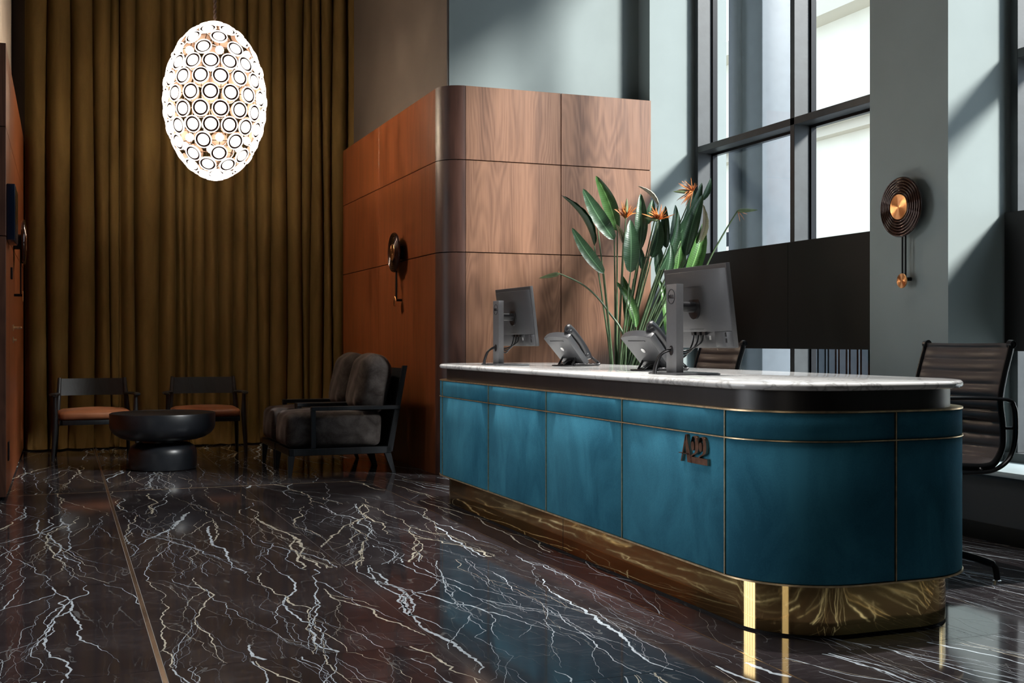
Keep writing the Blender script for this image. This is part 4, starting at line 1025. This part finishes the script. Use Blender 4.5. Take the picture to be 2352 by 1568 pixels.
# ------------------------------------------------------------------ left wall fittings
sp = empty('wall_picture', (XL, 8.03, 1.79)); tag(sp, 'slim navy framed panel hung on the left walnut wall', 'picture')
bm = bmesh.new(); box(bm, 0.001, 0.05, -0.06, 0.42, -0.175, 0.175, bev=0.004); build('frame', bm, M['art'], sp)
bm = bmesh.new(); box(bm, 0.0495, 0.052, -0.045, 0.405, -0.16, 0.16); build('face', bm, M['screen'], sp)
dh = empty('door_handle', (XL, 9.0, 1.075)); tag(dh, 'brass lever handle with keyhole on the left walnut door', 'handle')
bm = bmesh.new(); lathe(bm, [(0, 0), (0.024, 0), (0.024, 0.006), (0.010, 0.008), (0.010, 0.05), (0, 0.05)], 20, M=Matrix.Rotation(R(90), 4, 'Y')); tube(bm, [(0.05, 0.0, 0), (0.055, -0.06, 0), (0.05, -0.13, 0)], 0.009, 10); build('lever', bm, M['bronze'], dh)
bm = bmesh.new(); lathe(bm, [(0, 0), (0.022, 0), (0.022, 0.006), (0.008, 0.008), (0.008, 0.025), (0, 0.025)], 20, M=Matrix.Translation((0, 0, -0.085)) @ Matrix.Rotation(R(90), 4, 'Y')); build('lock', bm, M['bronze'], dh)
ws = mkbox('wall_socket', (XL, XL+0.009, 8.13, 8.25, 0.22, 0.34), M['blackplastic'], bev=0.002); tag(ws, 'small dark socket plate low on the left walnut wall', 'socket')
ws = mkbox('wall_switch', (XL, XL+0.012, 8.60, 8.68, 1.40, 1.48), M['blackplastic'], bev=0.002); tag(ws, 'small dark switch on the left walnut wall above the door handle', 'switch')

# ------------------------------------------------------------------ plant
PX, PY = 3.62, 7.42
plant = empty('potted_strelitzia', (PX, PY, 0)); plant.name = 'bird_of_paradise_plant'
tag(plant, 'tall bird of paradise plant with long green leaves and orange flowers', 'plant')
bm = bmesh.new(); lathe(bm, [(0, 0), (0.15, 0), (0.165, 0.02), (0.19, 0.42), (0.19, 0.44), (0.175, 0.44), (0.172, 0.40), (0, 0.40)], 40); build('pot', bm, M['pot'], plant)
bm = bmesh.new(); lathe(bm, [(0, 0.405), (0.171, 0.402), (0.171, 0.395), (0, 0.395)], 24); build('soil', bm, M['soil'], plant)
O = Vector((PX, PY, 0)); DREF = PX*math.sin(YAW)+PY*math.cos(YAW)
view = Vector((math.sin(YAW), math.cos(YAW), 0)); rightv = Vector((math.cos(YAW), -math.sin(YAW), 0))
def stem(p_from, r=0.006, side=0.0, bend=0.5):
    """petiole from the crown of the plant up to a point"""
    p0 = Vector((PX + (p_from.x-PX)*0.06 + random.uniform(-0.05, 0.05), PY + (p_from.y-PY)*0.06 + random.uniform(-0.05, 0.05), 0.40))
    m1 = p0.lerp(p_from, 0.35); m1.x = PX + (p_from.x-PX)*(0.35-0.18*bend) ; m1.y = PY + (p_from.y-PY)*(0.35-0.18*bend)
    m2 = p0.lerp(p_from, 0.7); m2.x = PX + (p_from.x-PX)*(0.7-0.14*bend); m2.y = PY + (p_from.y-PY)*(0.7-0.14*bend)
    pts = smooth_path([p0, m1, m2, p_from], 6); n = len(pts)
    bm = bmesh.new(); tube(bm, [q-O for q in pts], [r*1.9-(r*1.1)*k/(n-1) for k in range(n)], 8); build('stem', bm, M['stem'], plant)
    return (pts[-1]-pts[-2]).normalized()
def leaf(b, t, w, dep=0.0, roll=0.0, mat='leaf', curl=0.0, fold=0.25, dtip=0.0, bow=0.0, st_=True):
    B = at(b[0], b[1], DREF+dep); T = at(t[0], t[1], DREF+dep+dtip)
    wm = w*(DREF+dep)/FPX/max(0.35, math.cos(roll)); L = (T-B).length; ax = (T-B).normalized()
    nrm = -view; nrm = (nrm - ax*nrm.dot(ax)).normalized(); sidev = ax.cross(nrm).normalized()
    q = Matrix.Rotation(roll, 3, ax); nrm = q @ nrm; sidev = q @ sidev
    bm = bmesh.new(); uvl = bm.loops.layers.uv.new('UVMap'); n = 22; m = 8; rows = []; ph_ = random.uniform(0, 6)
    for i in range(n+1):
        s = i/n
        prof = (math.sin(math.pi*min(1, s*0.93+0.035)**0.78))**0.8 if 0 < s < 1 else 0.02
        prof = max(0.02, prof)
        c = B + ax*(L*s) + sidev*(bow*L*math.sin(math.pi*s)) + nrm*(0.05*L*math.sin(math.pi*s) - 0.10*L*s*s)
        row = []
        for j in range(m+1):
            x = 2*j/m-1
            ripple = 0.02*wm*math.sin(s*38+ph_+ (2 if x > 0 else 0))*abs(x)**2
            cu = curl*abs(x)**1.5*(1 if x > 0 else 0.5)
            th = fold*abs(x)+cu
            off = sidev*(x*wm/2*prof*math.cos(th)) + nrm*(abs(x)*wm/2*prof*math.sin(th) + ripple)
            row.append((bm.verts.new(c+off-O), (j/m, s*L*10)))
        rows.append(row)
    for i in range(n):
        for j in range(m):
            vs = [rows[i][j], rows[i][j+1], rows[i+1][j+1], rows[i+1][j]]
            f = bm.faces.new([v[0] for v in vs])
            for lp, v in zip(f.loops, vs): lp[uvl].uv = v[1]
    me = bpy.data.meshes.new('leaf')
    for f in bm.faces: f.smooth = True
    bm.normal_update(); bm.to_mesh(me); bm.free(); me.materials.append(M[mat]); link('leaf', me, plant)
    if st_: stem(B, 0.0055)
LEAVES = [  # base px, tip px, width, depth, roll, mat, curl, fold, bow
 ((1365, 565), (1300, 443), 26, -0.10, 0.9, 'leaf', 1.2, 0.5, 0.06), ((1387, 628), (1316, 521), 29, -0.20, 0.15, 'leaf', 0, 0.2, -0.05),
 ((1411, 551), (1341, 431), 36, 0.00, 0.1, 'leaf', 0, 0.2, -0.04), ((1418, 530), (1367, 403), 34, 0.12, -0.2, 'leaf2', 0, 0.25, 0.05),
 ((1448, 626), (1450, 503), 39, -0.22, 0.1, 'leaf', 0, 0.3, 0.0), ((1469, 573), (1471, 443), 34, 0.05, -0.15, 'leaf', 0.2, 0.35, 0.03),
 ((1512, 472), (1468, 424), 20, 0.10, 0.6, 'leaf_dry', 1.2, 0.6, 0.05), ((1484, 515), (1501, 458), 24, 0.20, 0.3, 'leaf', 0.3, 0.3, 0.0),
 ((1497, 592), (1514, 500), 32, 0.15, 0.2, 'leaf', 0.2, 0.3, 0.05), ((1531, 570), (1528, 472), 30, 0.25, -0.2, 'leaf', 0.5, 0.4, 0.0),
 ((1515, 621), (1568, 488), 24, -0.15, 0.7, 'leaf', 0.2, 0.3, 0.02), ((1545, 560), (1619, 420), 32, 0.05, 0.35, 'leaf', 0.1, 0.35, 0.03),
 ((1574, 588), (1615, 445), 42, -0.05, -0.1, 'leaf', 0.4, 0.3, -0.03), ((1552, 640), (1568, 523), 34, 0.10, 0.1, 'leaf2', 0.2, 0.3, 0.0),
 ((1576, 645), (1621, 510), 42, -0.10, 0.15, 'leaf2', 0.3, 0.35, 0.02), ((1612, 460), (1636, 409), 16, 0.05, 0.5, 'leaf', 0.2, 0.3, 0.0),
 ((1442, 752), (1431, 630), 30, 0.15, 0.2, 'leaf2', 0.1, 0.3, 0.04), ((1462, 752), (1420, 645), 26, -0.05, 0.35, 'leaf2', 0.1, 0.35, 0.05),
 ((1530, 765), (1520, 640), 28, 0.10, 0.5, 'leaf2', 0.3, 0.4, 0.0), ((1371, 508), (1346, 513), 12, 0.15, 0.4, 'leaf_dry', 0.8, 0.4, 0.1),
 ((1431, 560), (1417, 514), 20, 0.05, 0.5, 'leaf_dry', 0.8, 0.5, 0.0), ((1474, 618), (1468, 560), 18, 0.12, 0.3, 'leaf', 0.2, 0.3, 0.0),
 ((1560, 600), (1590, 480), 30, 0.25, -0.3, 'leaf', 0.2, 0.3, 0.0), ((1512, 640), (1508, 540), 26, 0.3, 0.3, 'leaf', 0.2, 0.3, 0.0),
 ((1540, 560), (1556, 470), 22, 0.3, 0.4, 'leaf', 0.2, 0.3, 0.0),
 ((1556, 545), (1600, 425), 26, 0.18, 0.5, 'leaf', 0.2, 0.35, 0.03), ((1598, 625), (1606, 560), 26, 0.2, 0.3, 'leaf2', 0.3, 0.35, 0.0), ((1528, 640), (1545, 560), 22, -0.2, 0.5, 'leaf', 0.2, 0.35, 0.0), ((1600, 560), (1622, 470), 18, -0.1, 0.9, 'leaf_dry', 0.8, 0.5, 0.03)]
for (b, t, w, dep, roll, mt, cu, fo, bw) in LEAVES: leaf(b, t, w, dep, roll, mt, cu, fo, bow=bw)
def flower(c, dep, n=16, size=0.10, spread=2.6, direction=(0, 0, 1), beak=None, r_stem=0.005, via=None):
    C = at(c[0], c[1], DREF+dep); fl_ = empty('flower', C-O, parent=plant)
    bm = bmesh.new(); D = Vector(direction).normalized()
    for k in range(n):
        v = Vector((random.gauss(0, 1), random.gauss(0, 1), random.gauss(0, 1))).normalized(); v = (v*spread*0.5 + D).normalized()
        L = size*random.uniform(0.55, 1.05); sv = v.orthogonal().normalized(); w = 0.0065*random.uniform(0.6, 1.2); bend = sv*random.uniform(-0.05, 0.05)+Vector((0, 0, -random.uniform(0, 0.03)))
        pts = [v*(L*s)+bend*s*s for s in (0, 0.3, 0.6, 0.85, 1.0)]
        tube(bm, pts, [w*0.5, w, w*0.9, w*0.6, 0.0006], 5, flat=(1, 0.35))
    build('petals', bm, M['petal'], fl_)
    if beak:
        Bk = at(beak[0], beak[1], DREF+dep)-C; bm = bmesh.new(); tube(bm, [Vector((0, 0, 0)), Bk*0.15, Bk*0.5, Bk*0.8, Bk], [0.007, 0.017, 0.016, 0.009, 0.001], 10, flat=(1, 0.8)); build('bract', bm, M['bud'], fl_)
    if via:
        pts = smooth_path([C] + [at(a, b_, DREF+dep*f) for a, b_, f in via] + [Vector((PX, PY, 0.4))], 6); bm = bmesh.new(); m_ = len(pts); tube(bm, [q-O for q in pts], [r_stem+0.004*k/m_ for k in range(m_)], 8); build('stem', bm, M['stem'], plant)
    else: stem(C, 0.0045)
flower((1437, 502), -0.05, 44, 0.12, 1.5, (0, 0, 1), beak=(1440, 455))
flower((1513, 505), -0.10, 40, 0.125, 1.9, (0, 0, 0.8), beak=(1480, 500))
flower((1592, 440), 0.0, 40, 0.125, 2.0, (-0.6, 0, 0.2), beak=(1546, 440))
flower((1694, 484), 0.0, 9, 0.09, 1.6, (0.5, 0, -0.3), beak=(1741, 482), via=((1660, 540, 1), (1622, 612, 1), (1560, 760, .8)))
flower((1285, 628), -0.1, 1, 0.01, 1.0, (-1, 0, 0), beak=(1238, 639), via=((1345, 658, 1), (1395, 712, 1), (1437, 795, .8)))
for (u, v, dp) in ((1470, 560, .1), (1490, 600, 0), (1500, 540, .1), (1535, 640, .1), (1455, 640, -.1), (1480, 620, 0.1), (1430, 600, .1)): stem(at(u, v, DREF+dp), 0.0045)
